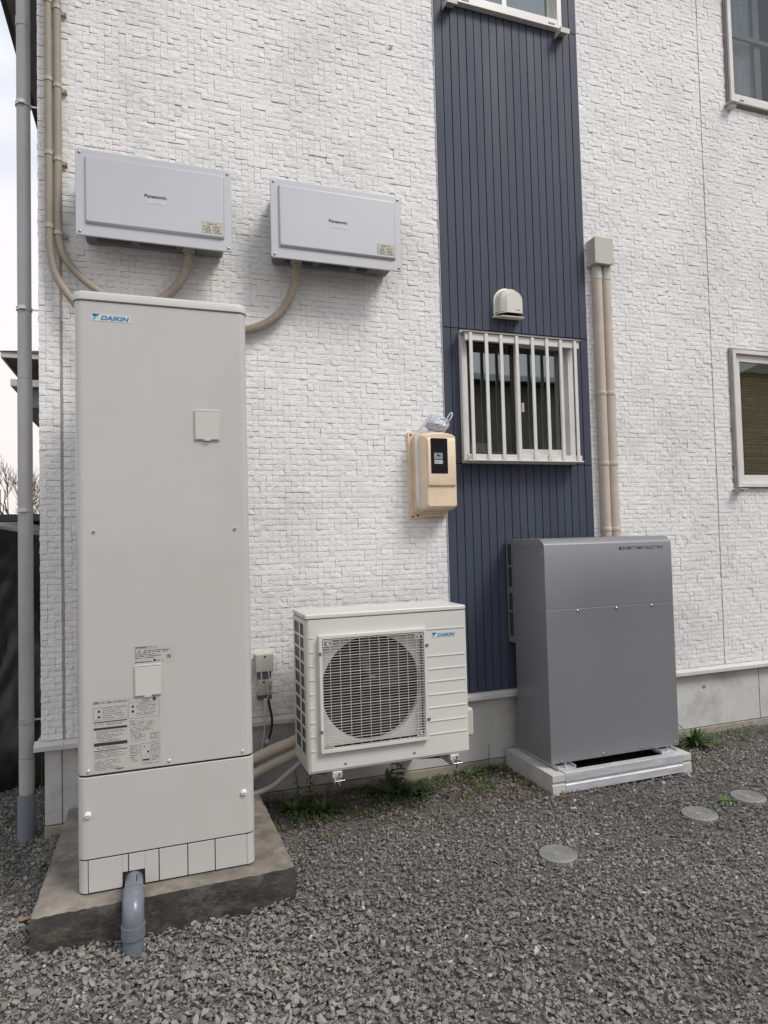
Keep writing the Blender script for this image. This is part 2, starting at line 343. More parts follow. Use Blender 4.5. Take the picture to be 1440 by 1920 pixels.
# ---------------------------------------------------------------- the house
WY = 3.60                    # wall plane, facing -y
CX = -.525                   # left corner of the house
XE, ZT = 6.4, 6.0
house = thing('house', 'white textured two storey house with a dark blue clad strip', 'house', (CX, WY, 0))
def tiles(x0, x1, z0, z1, holes=(), cell=.0345, seed=1):
    """cut-stone relief: returns V (u, depth, v), tris. depth>0 = out of the wall"""
    rg = np.random.default_rng(seed)
    nx = max(1, round((x1-x0)/cell)); nz = max(1, round((z1-z0)/(cell*.87))); cw, ch = (x1-x0)/nx, (z1-z0)/nz
    occ = np.zeros((nx, nz), bool); V = []; F = []; base = 0; S = 3
    for j in range(nz):
        for i in range(nx):
            if occ[i, j]: continue
            q = rg.random(); w, h = (1, 1) if q < .66 else (2, 1) if q < .90 else (3, 1) if q < .94 else (1, 2) if q < .99 else (4, 1)
            w = min(w, nx-i); h = min(h, nz-j)
            while w > 1 and occ[i:i+w, j:j+h].any(): w -= 1
            while h > 1 and occ[i:i+w, j:j+h].any(): h -= 1
            occ[i:i+w, j:j+h] = True
            cx, cz = x0+(i+w/2)*cw, z0+(j+h/2)*ch
            if any(a < cx < b and c < cz < d for a, b, c, d in holes): continue
            g = .0003
            u = np.linspace(x0+i*cw+g, x0+(i+w)*cw-g, w*S+1); v = np.linspace(z0+j*ch+.0007, z0+(j+h)*ch-.0007, h*S+1)
            U, W_ = np.meshgrid(u, v, indexing='ij'); a = (U-U.mean())/cell; b = (W_-W_.mean())/cell
            D = .0064+rg.uniform(-.0020, .0022)*(1 if rg.random() < .85 else 1.6) + rg.normal(0, .0009)*a/w + rg.normal(0, .0014)*b/h - .0022*np.abs(b/h)**2*2 + rg.normal(0, .0006, U.shape)
            for _ in range(rg.integers(0, 3)):
                an = rg.uniform(0, 2*math.pi); D = np.minimum(D, .0076+rg.uniform(0, .004)-rg.uniform(.002, .009)*(a*math.cos(an)+b*math.sin(an)))
            D = np.clip(D, .0018, .014)*.88
            U = U+rg.normal(0, .0006, U.shape); W_ = W_+rg.normal(0, .0006, U.shape)
            P = np.stack([U, D, W_], -1); nu, nv = U.shape
            # rim ring pushed to the groove
            top = P.reshape(-1, 3); V.append(top)
            id_ = base+np.arange(nu*nv).reshape(nu, nv)
            F.append(np.stack([id_[:-1, :-1], id_[1:, :-1], id_[1:, 1:], id_[:-1, 1:]], -1).reshape(-1, 4)); base += nu*nv
            ring = np.concatenate([id_[:, 0], id_[-1, 1:], id_[-2::-1, -1], id_[0, -2:0:-1]])
            rp_ = top[ring-(base-nu*nv)].copy(); rp_[:, 1] = -.0006
            V.append(rp_); k = len(ring); rid = base+np.arange(k); base += k
            F.append(np.stack([np.roll(rid, -1)*0+rid, np.roll(rid, -1), np.roll(ring, -1), ring], -1))
    return np.concatenate(V), np.concatenate(F)
def siding(regions, xf, name='siding'):
    Vs, Fs, b = [], [], 0
    for k, (x0, x1, z0, z1, holes) in enumerate(regions):
        V, F = tiles(x0, x1, z0, z1, holes, seed=11+k); Vs.append(xf(V)); Fs.append(F+b); b += len(V)
    me = np_mesh(name, np.concatenate(Vs), [np.concatenate(Fs)]); flat(me)
    return link(name, me, 'siding', house)
BL, BR = 1.654, 2.687        # blue strip
W_LO = (3.895, 5.55, 1.67, 2.66); W_UP = (3.985, 5.6, 4.475, 5.6)
siding([(CX, -.431, .447, ZT, ()), (-.418, BL-.006, .447, ZT, ()), (BR+.004, 3.726, .447, ZT, ()), (3.735, XE, .447, ZT, (W_LO, W_UP))],
       lambda V: np.stack([V[:, 0], WY-V[:, 1], V[:, 2]], 1))
siding([(WY+.002, WY+2.4, .447, 4.6, ())], lambda V: np.stack([CX-V[:, 1]+.004, V[:, 0], V[:, 2]], 1), 'side_siding')
# core wall with openings (rectangles butted together)
def core():
    b = MB(); y0, y1 = WY+.0005, WY+.10
    W1 = (1.775, 2.525, 1.835, 2.60); W2 = (1.775, 2.535, 4.70, 5.55)
    W3 = (3.915, 5.53, 1.69, 2.64); W4 = (4.005, 5.58, 4.50, 5.58)
    def strip(x0, x1, holes):
        z = .42
        for (a, c) in holes:
            b.box(x0, x1, y0, y1, z, a); z = c
        b.box(x0, x1, y0, y1, z, ZT)
    strip(CX+.004, W1[0], []); strip(W1[0], W1[1], [W1[2:], W2[2:]]); strip(W1[1], W2[1], [W2[2:]]); strip(W2[1], W3[0], [])
    strip(W3[0], W4[0], [W3[2:]]); strip(W4[0], W3[1], [W3[2:], W4[2:]]); strip(W3[1], W4[1], [W4[2:]]); strip(W4[1], XE, [])
    b.box(CX+.004, CX+.1, y1, WY+9, .42, ZT)
    b.box(XE-.1, XE, y1, WY+9, .42, ZT); b.box(CX+.1, XE-.1, WY+8.9, WY+9, .42, ZT)
    return b
core().build('wall', mat('wall_core_paint', (.40, .39, .38), .8, var=.05), house)
# blue strip: planks
def blue():
    b = MB(); n = 19; w = (BR-BL)/n
    y = WY+.0005
    for i in range(n):
        a = BL+i*w; cxp = a+w/2; d = .0115 if i % 2 else .0125
        for (z0, z1, sk) in ((.447, 1.815, None), (1.8195, 2.641, (1.765, 2.535)), (2.6455, 4.688, None), (4.692, 5.60, (1.765, 2.545)), (5.604, ZT, None)):
            if sk and sk[0] < cxp < sk[1] and sk[0] < a and a+w < sk[1]: continue
            b.box(a+.0019, a+w-.0019, y-d, y, z0, z1)
    return b
blue().build('blue_cladding', 'blue', house, bevel=.0015, segs=1)
MB().box(BL, BR, WY-.0012, WY, .447, 1.817).box(BL, 1.77, WY-.0012, WY, 1.817, 2.643).box(2.53, BR, WY-.0012, WY, 1.817, 2.643).box(BL, BR, WY-.0012, WY, 2.643, 4.69).box(BL, 1.77, WY-.0012, WY, 4.69, ZT).box(2.54, BR, WY-.0012, WY, 4.69, ZT).build('cladding_joint', 'bluegap', house)
MB().box(BL-.006, BL-.0005, WY-.011, WY, .447, ZT).box(BR+.0005, BR+.004, WY-.011, WY, .447, ZT).build('edge_strip', mat('lilac_edge_strip', (.42, .41, .45), .6), house)
MB().box(3.7265, 3.7345, WY-.003, WY, .447, ZT).build('joint_sealant', 'seal', house)
MB().box(-.4305, -.4185, WY-.004, WY, .447, ZT).build('joint_sealant', 'seal_brown', house)
# flashing trim over the foundation, foundation, footing
def trimprof(y):  # sloped drip profile
    return [(y+.045, .447), (y+.0, .428), (y, .405), (y+.006, .405), (y+.006, .42), (y+.045, .42)]
b = MB(); segs_ = [(-.555, -.425), (-.4245, 1.9), (1.9005, 4.3), (4.3005, XE)]
for a, c in segs_:
    b.prism([(a, y, z) for y, z in trimprof(WY-.040)], (c-a, 0, 0))
b.prism([(CX-.03, WY-.04, .405), (CX-.03, WY-.04, .428), (CX+.0, WY-.0, .447), (CX, WY, .405)], (0, 9, 0))
b.build('sill_trim', 'trim', house, bevel=.0012, segs=1)
MB().box(CX+.012, XE, WY+.012, WY+.16, .036, .42).box(CX+.012, CX+.16, WY+.16, WY+9, .036, .42).build('foundation', 'found', house, bevel=.003)
MB().box(CX+.011, XE, WY+.003, WY+.161, -.4, .032).box(CX+.011, CX+.161, WY+.161, WY+9, -.4, .032).build('footing', 'footing', house, bevel=.005)
M['fjoint'] = mat('joint_shadow', (.12, .11, .10), .9)
for x in (-.437, .06, 1.268, 2.6, 4.05): MB().box(x-.002, x+.002, WY+.0105, WY+.0125, .036, .41).build('foundation_joint', 'fjoint', house)
M['plug'] = mat('plug_grey', (.20, .19, .19), .8)
for x, z in ((3.552, .303), (.644, .277), (2.3, .29)): MB().disc((x, WY+.0125, z), .0135, 'y', .0012, 14).build('tie_hole_plug', 'plug', house)
b = MB(); b.prism([(1.353, WY-.012, 4.318), (1.385, WY-.012, 4.318), (1.372, WY-.012, 4.296)], (0, -.003, 0)); b.build('siding_chip', 'seal', house)
# eaves and roof of the house
def roof():
    b = MB(); ox = .55
    x0, x1, y0, y1, zr = CX-.60, XE+ox, WY-.45, WY+9.4, ZT+.0
    b.box(x0, x1, y0, y1, zr, zr+.05)
    return b
roof().build('eave_board', 'soffit', house)
b = MB()
x0, x1, y0, y1 = CX-.66, XE+.58, WY-.48, WY+9.43; zr = ZT+.052; xm = (x0+x1)/2; ym = (y0+y1)/2
v = [b.bm.verts.new(p) for p in ((x0, y0, zr), (x1, y0, zr), (x1, y1, zr), (x0, y1, zr), (x0, y0, zr+.14), (x1, y0, zr+.14), (x1, y1, zr+.14), (x0, y1, zr+.14), (xm, y0+4, zr+1.9), (xm, y1-4, zr+1.9))]
for f in ((0, 3, 2, 1), (0, 1, 5, 4), (1, 2, 6, 5), (2, 3, 7, 6), (3, 0, 4, 7), (4, 5, 8), (5, 6, 9, 8), (6, 7, 9), (7, 4, 8, 9)): b.bm.faces.new([v[i] for i in f])
b.build('roof', 'roof', house)

# ---- windows of the house
def frame_ring(b, x0, x1, z0, z1, y0, y1, w, wb=None, wt=None):
    wb = wb or w; wt = wt or w
    b.box(x0, x0+w, y0, y1, z0, z1).box(x1-w, x1, y0, y1, z0, z1).box(x0+w, x1-w, y0, y1, z0, z0+wb).box(x0+w, x1-w, y0, y1, z1-wt, z1)
    return b
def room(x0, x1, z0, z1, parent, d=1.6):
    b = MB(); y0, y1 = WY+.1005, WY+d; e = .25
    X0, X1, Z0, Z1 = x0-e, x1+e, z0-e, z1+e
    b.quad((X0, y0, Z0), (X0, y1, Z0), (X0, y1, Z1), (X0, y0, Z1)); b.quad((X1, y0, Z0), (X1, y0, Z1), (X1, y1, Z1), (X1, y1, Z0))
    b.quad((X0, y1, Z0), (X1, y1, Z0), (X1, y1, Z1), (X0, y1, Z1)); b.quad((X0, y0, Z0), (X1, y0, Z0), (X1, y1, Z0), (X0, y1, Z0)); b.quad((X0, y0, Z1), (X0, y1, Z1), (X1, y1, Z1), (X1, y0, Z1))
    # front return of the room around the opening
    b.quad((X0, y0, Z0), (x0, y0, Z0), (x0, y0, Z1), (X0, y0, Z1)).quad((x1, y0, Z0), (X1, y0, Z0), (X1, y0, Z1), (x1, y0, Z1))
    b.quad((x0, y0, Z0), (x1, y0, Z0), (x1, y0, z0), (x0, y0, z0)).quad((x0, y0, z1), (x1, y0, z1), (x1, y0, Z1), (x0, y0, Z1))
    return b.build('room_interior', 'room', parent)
def winbase(label, x0, z0):
    o = bpy.data.objects.new('window', None); o.empty_display_size = .05; col.objects.link(o); o.parent = house
    o.location = Vector((x0, WY, z0))-wpos(house); o['label'] = label; return o
# lower barred window
w1 = winbase('small sliding window behind white bars in the blue strip', 2.14, 1.82)
b = MB(); frame_ring(b, 1.757, 2.545, 1.818, 2.622, WY-.045, WY-.012, .038, .05, .03); frame_ring(b, 1.775, 2.530, 1.834, 2.606, WY-.012, WY+.09, .03)
b.box(2.468, 2.507, WY-.008, WY+.01, 1.868, 2.585)
b.build('frame', 'alu', w1, bevel=.0025)
b = MB(); frame_ring(b, 1.808, 2.150, 1.862, 2.588, WY+.012, WY+.038, .022, .03); b.build('sash', 'alud', w1, bevel=.002)
b = MB(); frame_ring(b, 2.146, 2.502, 1.862, 2.588, WY-.006, WY+.0115, .034, .052, .03); b.build('sash', 'alu', w1, bevel=.002)
MB().box(2.147, 2.172, WY+.038, WY+.045, 1.9, 2.5).build('sash_seal', 'alud', w1)
b = MB(); frame_ring(b, 2.189, 2.203, 2.15, 2.205, WY-.004, WY+.002, .004); b.build('crescent_lock', 'whitecap', w1)
MB().box(1.828, 2.130, WY+.022, WY+.026, 1.888, 2.57).build('pane', 'glass', w1)
MB().box(2.178, 2.470, WY+.002, WY+.006, 1.912, 2.56).build('pane', 'glass', w1)
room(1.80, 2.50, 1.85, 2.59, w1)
b = MB(); b.box(1.90, 2.06, WY+.16, WY+.26, 1.76, 1.97); b.box(1.86, 1.9, WY+.18, WY+.24, 1.76, 2.0); b.build('shelf_item', mat('grey_container', (.25, .27, .28), .5), w1)
g1 = bpy.data.objects.new('window_grille', None); g1.empty_display_size = .05; col.objects.link(g1); g1.parent = house; g1.location = Vector((2.14, WY-.1, 1.82))-wpos(house)
gy0 = WY-.104
MB().box(1.760, 2.556, gy0+.004, gy0+.020, 2.548, 2.592).box(1.785, 1.79, gy0+.02, WY-.04, 2.555, 2.59).box(2.52, 2.53, gy0+.02, WY-.04, 2.555, 2.59).build('top_rail', 'alu', g1, bevel=.0015)
MB().box(1.742, 2.562, gy0-.008, WY-.046, 2.594, 2.600).build('cap_strip', mat('dull_cap', (.36, .34, .33), .5), g1)
MB().box(1.758, 2.552, gy0+.004, gy0+.020, 1.832, 1.866).box(1.752, 2.556, gy0-.01, WY-.046, 1.824, 1.8315).box(1.790, 1.80, gy0+.02, WY-.04, 1.84, 1.86).box(2.51, 2.52, gy0+.02, WY-.04, 1.84, 1.86).build('bottom_rail', 'alu', g1, bevel=.0015)
for x in (1.792, 1.896, 1.996, 2.104, 2.214, 2.316, 2.416, 2.522):
    MB().box(x-.0105, x+.0105, gy0-.006, gy0+.0035, 1.834, 2.592).build('bar', 'alu', g1, bevel=.002)
MB().box(1.764, 1.782, gy0, gy0+.018, 1.838, 1.845).box(1.768, 1.775, gy0-.004, gy0, 1.835, 1.862).build('corner_bracket', 'galv', g1)
# upper window in the blue strip
w2 = winbase('sliding window at the top of the blue strip, only its lower edge in view', 2.15, 4.66)
b = MB(); frame_ring(b, 1.762, 2.553, 4.668, 5.60, WY-.050, WY-.012, .034, .055); frame_ring(b, 1.775, 2.537, 4.72, 5.56, WY-.012, WY+.09, .02)
b.build('frame', 'alu', w2, bevel=.0025)
b = MB(); frame_ring(b, 1.796, 2.170, 4.724, 5.55, WY-.010, WY+.008, .034); b.build('sash', 'alu', w2, bevel=.002)
b = MB(); frame_ring(b, 2.150, 2.518, 4.724, 5.55, WY+.0125, WY+.032, .03, .05); b.build('sash', 'alu', w2, bevel=.002)
MB().box(1.828, 2.14, WY-.002, WY+.002, 4.757, 5.52).build('pane', 'glass', w2); MB().box(2.178, 2.49, WY+.02, WY+.024, 4.773, 5.52).build('pane', 'glass', w2)
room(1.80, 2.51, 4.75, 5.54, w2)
for x in (1.752, 2.556):
    MB().box(x-.035, x+.035, WY-.085, WY-.0125, 4.648, 4.652).box(x-.038, x-.035, WY-.085, WY-.0125, 4.618, 4.652).box(x-.034, x+.030, WY-.085, WY-.082, 4.618, 4.6475).build('sill_bracket', 'box', w2)
for x in (1.83, 2.45): MB().box(x, x+.05, WY-.0515, WY-.0502, 4.682, 4.694).build('drain_cover', 'silverdark', w2)
# right lower window
w3 = winbase('white framed window on the right with a bamboo blind inside', 4.7, 1.68)
x0, x1, z0, z1 = W_LO
b = MB(); frame_ring(b, x0-.012, x1, z0, z1+.012, WY-.022, WY-.002, .02); b.build('outer_trim', mat('weathered_trim', (.30, .26, .25), .6, var=.15, vscale=20), w3, bevel=.002)
b = MB(); frame_ring(b, x0+.004, x1-.01, z0+.006, z1-.004, WY-.036, WY+.085, .026); frame_ring(b, x0+.031, x1-.037, z0+.033, z1-.031, WY-.012, WY+.02, .052, .06, .05); b.build('frame', 'alu', w3, bevel=.002)
MB().box(x0+.075, x1-.08, WY+.003, WY+.007, z0+.085, z1-.075).build('pane', 'glassr', w3)
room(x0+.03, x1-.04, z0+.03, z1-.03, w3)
b = MB()
z = 1.72
while z < 2.60:
    b.box(3.925, 5.5, WY+.049, WY+.055, z, z+.0105*random.uniform(.75, 1)); z += .0125
for x in np.arange(4.06, 5.5, .16): b.box(x-.0015, x+.0015, WY+.046, WY+.058, 1.72, 2.62)
b.build('blind', 'blind', w3)
MB().box(x0-.03, x0+.045, WY-.075, WY-.004, z0-.014, z0-.009).box(x0-.01, x0+.03, WY-.05, WY-.004, z0-.03, z0-.0145).build('sill_bracket', 'trim', w3, bevel=.0015)
# right upper window
w4 = winbase('upper right window with a grey lace curtain behind the glass', 4.8, 4.48)
x0, x1, z0, z1 = W_UP
b = MB(); frame_ring(b, x0-.012, x1, z0-.008, z1+.012, WY-.022, WY-.002, .02); b.build('outer_trim', mat('weathered_trim', (.22, .19, .18), .6, var=.15, vscale=20), w4, bevel=.002)
b = MB(); frame_ring(b, x0+.004, x1-.01, z0+.006, z1-.004, WY-.040, WY+.085, .030, .05); frame_ring(b, x0+.036, x1-.042, z0+.058, z1-.036, WY-.010, WY+.02, .034); b.build('frame', 'alu', w4, bevel=.002)
MB().box(x0+.06, x1-.06, WY+.003, WY+.007, z0+.085, z1-.06).build('pane', 'glassdim', w4)
MB().box(x0+.06, x1-.06, WY+.0125, WY+.03, 5.02, 5.05).box(4.31, 4.37, WY+.0305, WY+.05, z0+.07, z1-.05).build('inner_bar', 'silverdark', w4)
room(x0+.03, x1-.04, z0+.03, z1-.03, w4)
b = MB(); P0 = None
for k in range(121):
    x = 4.03+k*.0028; cur = [b.bm.verts.new((x, WY+.082+.020*math.sin(k*.62+1.6*math.sin(z*7)+.5*math.sin(z*15)), z)) for z in np.linspace(4.4, 5.6, 60)]
    if P0:
        for a, c, d_, e_ in zip(P0, cur, cur[1:], P0[1:]): b.bm.faces.new((a, c, d_, e_))
    P0 = cur
b.build('curtain', 'curtain', w4, smooth=60)
MB().box(x0-.035, x0+.04, WY-.075, WY-.004, z0-.022, z0-.016).box(x0-.012, x0+.03, WY-.055, WY-.004, z0-.045, z0-.0225).build('sill_bracket', 'trim', w4, bevel=.0015)
MB().box(x0+.08, x0+.12, WY-.0415, WY-.0402, z0+.018, z0+.03).build('drain_cover', 'silverdark', w4)

# ---------------------------------------------------------------- small helpers for fixtures
def screw(b, x, y, z, r=.005, axis='y', h=.003): b.disc((x, y, z), r, axis, h, 12, dome=1); return b
def daikin(x, y, z, w, parent):
    """blue italic logo with its triangle on a pale strip; x,z = lower left"""
    h = w*.20
    MB().box(x, x+w, y-.0006, y, z, z+h).build('logo_plate', 'label', parent)
    k = h
    MB().prism([(x+.06*k, y-.0009, z+.95*k), (x+1.05*k, y-.0009, z+.95*k), (x+.55*k, y-.0009, z+.50*k), (x+.25*k, y-.0009, z+.60*k)], (0, -.0003, 0)).build('logo_mark', 'inknavy', parent)
    MB().prism([(x+1.02*k, y-.0013, z+.95*k), (x+.25*k, y-.0013, z+.08*k), (x+.16*k, y-.0013, z+.45*k), (x+.45*k, y-.0013, z+.62*k)], (0, -.0003, 0)).build('logo_mark', 'inkcyan', parent)
    text('DAIKIN', x+1.15*k, y-.0016, z+.17*k, .60*k, 'inkblue', parent, 'logo', width=w-1.35*k, shear=.25, bold=.035)

# ---------------------------------------------------------------- tank on its slab
slab = thing('concrete_slab', 'stained grey concrete slab under the tall beige tank', 'slab', (.04, 3.0, 0))
b = MB(); b.prism([(-.412, 2.578, .122), (.502, 2.592, .122), (.478, 3.52, .122), (-.402, 3.56, .122)], (0, 0, .004))
def lumpy_slab():
    bm = bmesh.new(); nx, ny = 46, 48
    def P(u, v, z):
        a = Vector((-.412, 2.578, 0)).lerp(Vector((.502, 2.592, 0)), u); c = Vector((-.402, 3.565, 0)).lerp(Vector((.478, 3.53, 0)), u); q = a.lerp(c, v); return q
    top = {}
    for i in range(nx+1):
        for j in range(ny+1):
            u, v = i/nx, j/ny; q = P(u, v, 0)
            e = min(u, 1-u, v, 1-v)
            q.z = .125+.0035*(float(vnoise(q.x, q.y, .12, 5))-.5)-(.006 if e == 0 else 0)-(.004*random.random() if e < .03 else 0)
            if e == 0: q.x += random.uniform(-.002, .002); q.y += random.uniform(-.002, .002)
            top[i, j] = bm.verts.new(q)
    for i in range(nx):
        for j in range(ny): bm.faces.new((top[i, j], top[i+1, j], top[i+1, j+1], top[i, j+1]))
    ring = [(i, 0) for i in range(nx)]+[(nx, j) for j in range(ny)]+[(nx-i, ny) for i in range(nx)]+[(0, ny-j) for j in range(ny)]
    lev = [.1, .06, .02, -.15]; prev = [top[k] for k in ring]; side = []
    cxy = Vector((.04, 3.07, 0))
    for z in lev:
        cur = []
        for k in ring:
            p = top[k].co.copy(); d = (p-cxy); d.z = 0; p += d.normalized()*(.004+random.uniform(-.002, .002)); p.z = z; cur.append(bm.verts.new(p))
        for a in range(len(ring)):
            c = (a+1) % len(ring); side.append(bm.faces.new((prev[c], prev[a], cur[a], cur[c])))
        prev = cur
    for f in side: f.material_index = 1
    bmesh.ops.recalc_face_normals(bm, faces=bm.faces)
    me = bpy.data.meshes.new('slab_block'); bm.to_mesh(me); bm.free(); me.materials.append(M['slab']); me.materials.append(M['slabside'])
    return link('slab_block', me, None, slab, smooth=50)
b.bm.free(); lumpy_slab()

tx0, tx1, ty0, ty1 = -.272, .360, 2.660, 3.385
tank = thing('water_heater_tank', 'tall beige hot water tank standing on a concrete slab', 'water heater', (.044, 3.02, .129))
def vprism(x0, x1, y0, y1, z0, z1, r, n=6):
    return MB().prism(rrect_xy(x0, x1, y0, y1, r, z0, n), (0, 0, z1-z0))
vprism(tx0+.002, tx1-.002, ty0+.002, ty1-.002, .129, 2.28, .028).build('inner_shell', 'black', tank)
vprism(tx0, tx1, ty0, ty1, .549, 2.300, .032, 8).build('front_panel', 'tank', tank, bevel=.0025)
vprism(tx0-.0015, tx1+.0015, ty0-.0015, ty1+.0015, .2495, .5425, .033, 8).build('lower_panel', 'tank', tank, bevel=.003)
# lid with a rounded rim
b = MB(); prof = [(0, 2.3015), (.006, 2.304), (.006, 2.327), (.003, 2.334), (-.006, 2.3385), (-.03, 2.341)]
rings = []
for d, z in prof:
    pts = rrect_xy(tx0-d, tx1+d, ty0-d, ty1+d, max(.01, .034+d), z, 8); rings.append([b.bm.verts.new(p) for p in pts])
for a, c in zip(rings, rings[1:]):
    for k in range(len(a)): b.bm.faces.new((a[k], a[(k+1) % len(a)], c[(k+1) % len(a)], c[k]))
b.bm.faces.new(rings[-1]); b.bm.faces.new(rings[0][::-1]); b.build('lid', 'tank_trim', tank, smooth=40)
# skirt split in plates with a cut-out for the drain
def skirt(x0, x1, name='skirt_plate', cut=None):
    y0, y1 = ty0-.001, ty0+.03; z0, z1 = .131, .2455
    b = MB()
    if cut:
        a, c, zc = cut
        if a > x0: b.box(x0, a, y0, y1, z0, z1)
        b.box(max(a, x0), min(c, x1), y0, y1, zc, z1)
        if c < x1: b.box(c, x1, y0, y1, z0, z1)
    else: b.box(x0, x1, y0, y1, z0, z1)
    return b.build(name, 'tank', tank, bevel=.0012, segs=1)
xs = [-.2395, -.103, .0035, .1065, .207, .329]; g = .0016; cut = (-.124, -.046, .184)
skirt(xs[0]+g, xs[1]-g, cut=(cut[0], .5, cut[2])); skirt(xs[1]+g, xs[2]-g, cut=(-.5, cut[1], cut[2]))
for a, c in zip(xs[2:], xs[3:]): skirt(a+g, c-g)
b = MB(); n = 8; r = .032
def corner(cx, cy, a0):
    p = [(cx+r*math.cos(R(a0+90*k/n)), cy+r*math.sin(R(a0+90*k/n)), .131) for k in range(n+1)]
    return p
L = corner(tx0+r, ty0+r-.001, 180); p = [(tx0, ty1, .131)]+L+[(xs[0]-g, ty0-.001, .131), (xs[0]-g, ty0+.03, .131), (tx0+.03, ty0+.04, .131), (tx0+.03, ty1, .131)]
MB().prism(p, (0, 0, .1145)).build('skirt_corner', 'tank', tank, bevel=.0012, segs=1)
L = corner(tx1-r, ty0+r-.001, 270); p = [(xs[5]+g, ty0-.001, .131)]+L+[(tx1, ty1, .131), (tx1-.03, ty1, .131), (tx1-.03, ty0+.04, .131), (xs[5]+g, ty0+.03, .131)]
MB().prism(p, (0, 0, .1145)).build('skirt_corner', 'tank', tank, bevel=.0012, segs=1)
b.bm.free()
def hatch(x0, x1, z0, z1):
    MB().prism(rrect(x0, x1, z0, z1, .004, ty0+.0005, 3), (0, -.006, 0)).build('access_hatch', 'tank_trim', tank, bevel=.0015)
    h = [o for o in col.objects if o.name.startswith('access_hatch')][-1]
    MB().prism(rrect(x0+.004, x1-.004, z0+.004, z1-.008, .003, ty0-.0056, 3), (0, -.0035, 0)).build('cover', 'tank_trim', h, bevel=.0012)
    MB().prism(rrect((x0+x1)/2-.013, (x0+x1)/2+.013, z0-.002, z0+.004, .003, ty0-.0095, 3), (0, -.003, 0)).build('latch', 'tank_trim', h, bevel=.001)
    MB().box(x0+.004, x1-.004, ty0-.0063, ty0-.0060, z1-.0075, z1-.0062).build('hinge_gap', 'ink', h)
hatch(.153, .250, 1.783, 1.904); hatch(-.0765, .020, .816, .934)
for x, z in ((-.211, 1.435), (.301, 1.435)):
    MB().disc((x, ty0, z), .009, 'y', .0015, 20).build('screw', 'tank_trim', tank); b = MB(); screw(b, x, ty0-.0015, z, .006, 'y', .002).build('screw', 'screwhead', tank, smooth=40)
for x, z in ((-.235, .5655), (.045, .5665), (.318, .567)):
    b = MB(); screw(b, x, ty0, z, .0055, 'y', .006).build('screw', 'galv', tank, smooth=40)
for x, z in ((-.238, .409), (.319, .408)):
    o = MB().disc((x, ty0-.0015, z), .0115, 'y', .010, 24, dome=1).build('plastic_cap', 'whitecap', tank, smooth=40)
    MB().box(x-.007, x+.007, ty0-.0125, ty0-.0117, z-.001, z+.001).build('slot', 'screwhead', o)
daikin(-.211, ty0-.0003, 2.226, .137, tank)
# printed stickers: thin rows of marks
def lines(b, x0, x1, z1, rows, dz, h, y, seed, gap=.35, ragged=.25):
    rg = random.Random(seed)
    for i in range(rows):
        z = z1-i*dz; x = x0; xe = x1-(x1-x0)*ragged*rg.random()
        while x < xe-.002:
            w = rg.uniform(.002, .008)
            if rg.random() > .12: b.box(x, min(x+w, xe), y-.0002, y, z-h*rg.uniform(.7, 1.1), z)
            x += w+rg.uniform(.0006, .002)
def outline(b, x0, x1, z0, z1, y, t=.0006):
    b.box(x0, x1, y-.0002, y, z1-t, z1).box(x0, x1, y-.0002, y, z0, z0+t).box(x0, x0+t, y-.0002, y, z0+t, z1-t).box(x1-t, x1, y-.0002, y, z0+t, z1-t)
yl = ty0-.0002
lab = MB().box(-.222, .014, yl-.0004, yl, .548+.004, .822).build('instruction_sticker', 'labelgrey', tank)
y = yl-.0006; b = MB()
outline(b, -.216, -.102, .744, .790, y); outline(b, -.097, .012, .738, .796, y)
for (cx, cz) in ((-.198, .777), (-.198, .757), (-.082, .783)):
    b.prism([(cx-.006, y, cz-.005), (cx+.006, y, cz-.005), (cx, y, cz+.006)], (0, -.0002, 0))
b.disc((-.082, y, .764), .005, 'y', .0002, 14)
lines(b, -.186, -.106, .786, 6, .0068, .0016, y, 1); lines(b, -.070, .008, .790, 7, .0068, .0016, y, 2)
b.box(-.216, -.102, y-.0002, y, .735, .7385); lines(b, -.212, -.104, .731, 2, .005, .0016, y, 3)
b.box(-.216, -.102, y-.0002, y, .7085, .7165); lines(b, -.208, -.104, .704, 8, .0052, .0016, y, 4, ragged=.5)
b.box(-.216, -.102, y-.0002, y, .650, .662); lines(b, -.205, -.120, .645, 2, .005, .0018, y, 5)
b.box(-.216, -.102, y-.0002, y, .6315, .634); lines(b, -.214, -.104, .628, 5, .005, .0014, y, 6, ragged=.4); lines(b, -.214, -.110, .598, 7, .0056, .0016, y, 7, ragged=.6)
lines(b, -.094, -.04, .730, 1, .005, .002, y, 8)
for k in range(3): outline(b, -.092+k*.030, -.066+k*.030, .704, .724, y, .0004); lines(b, -.089+k*.03, -.069+k*.03, .720, 3, .0045, .0014, y, 20+k)
lines(b, -.092, -.01, .700, 3, .0045, .0014, y, 9); lines(b, -.092, -.05, .684, 1, .005, .002, y, 10)
outline(b, -.088, -.040, .655, .677, y); lines(b, -.084, -.044, .674, 3, .005, .0016, y, 11); outline(b, -.022, .012, .655, .678, y); lines(b, -.019, .010, .675, 4, .005, .0015, y, 12)
outline(b, -.055, -.022, .575, .642, y); b.box(-.045, -.041, y-.0002, y, .628, .632).box(-.050, -.026, y-.0002, y, .5785, .584); b.disc((-.03, y, .61), .004, 'y', .0002, 10)
outline(b, -.094, -.060, .608, .640, y); lines(b, -.091, -.062, .636, 5, .0055, .0016, y, 13); lines(b, -.094, -.066, .603, 4, .007, .002, y, 14)
outline(b, -.018, .012, .600, .646, y); lines(b, -.015, .010, .642, 6, .0065, .0018, y, 15); lines(b, -.017, .011, .594, 4, .005, .0014, y, 16)
outline(b, -.150, -.092, .803, .8095, y, .0005); lines(b, -.147, -.095, .8082, 2, .003, .0011, y, 17)
b.prism([(-.014, y, .804), (-.006, y, .812), (.002, y, .804), (-.006, y, .796)], (0, -.0002, 0))
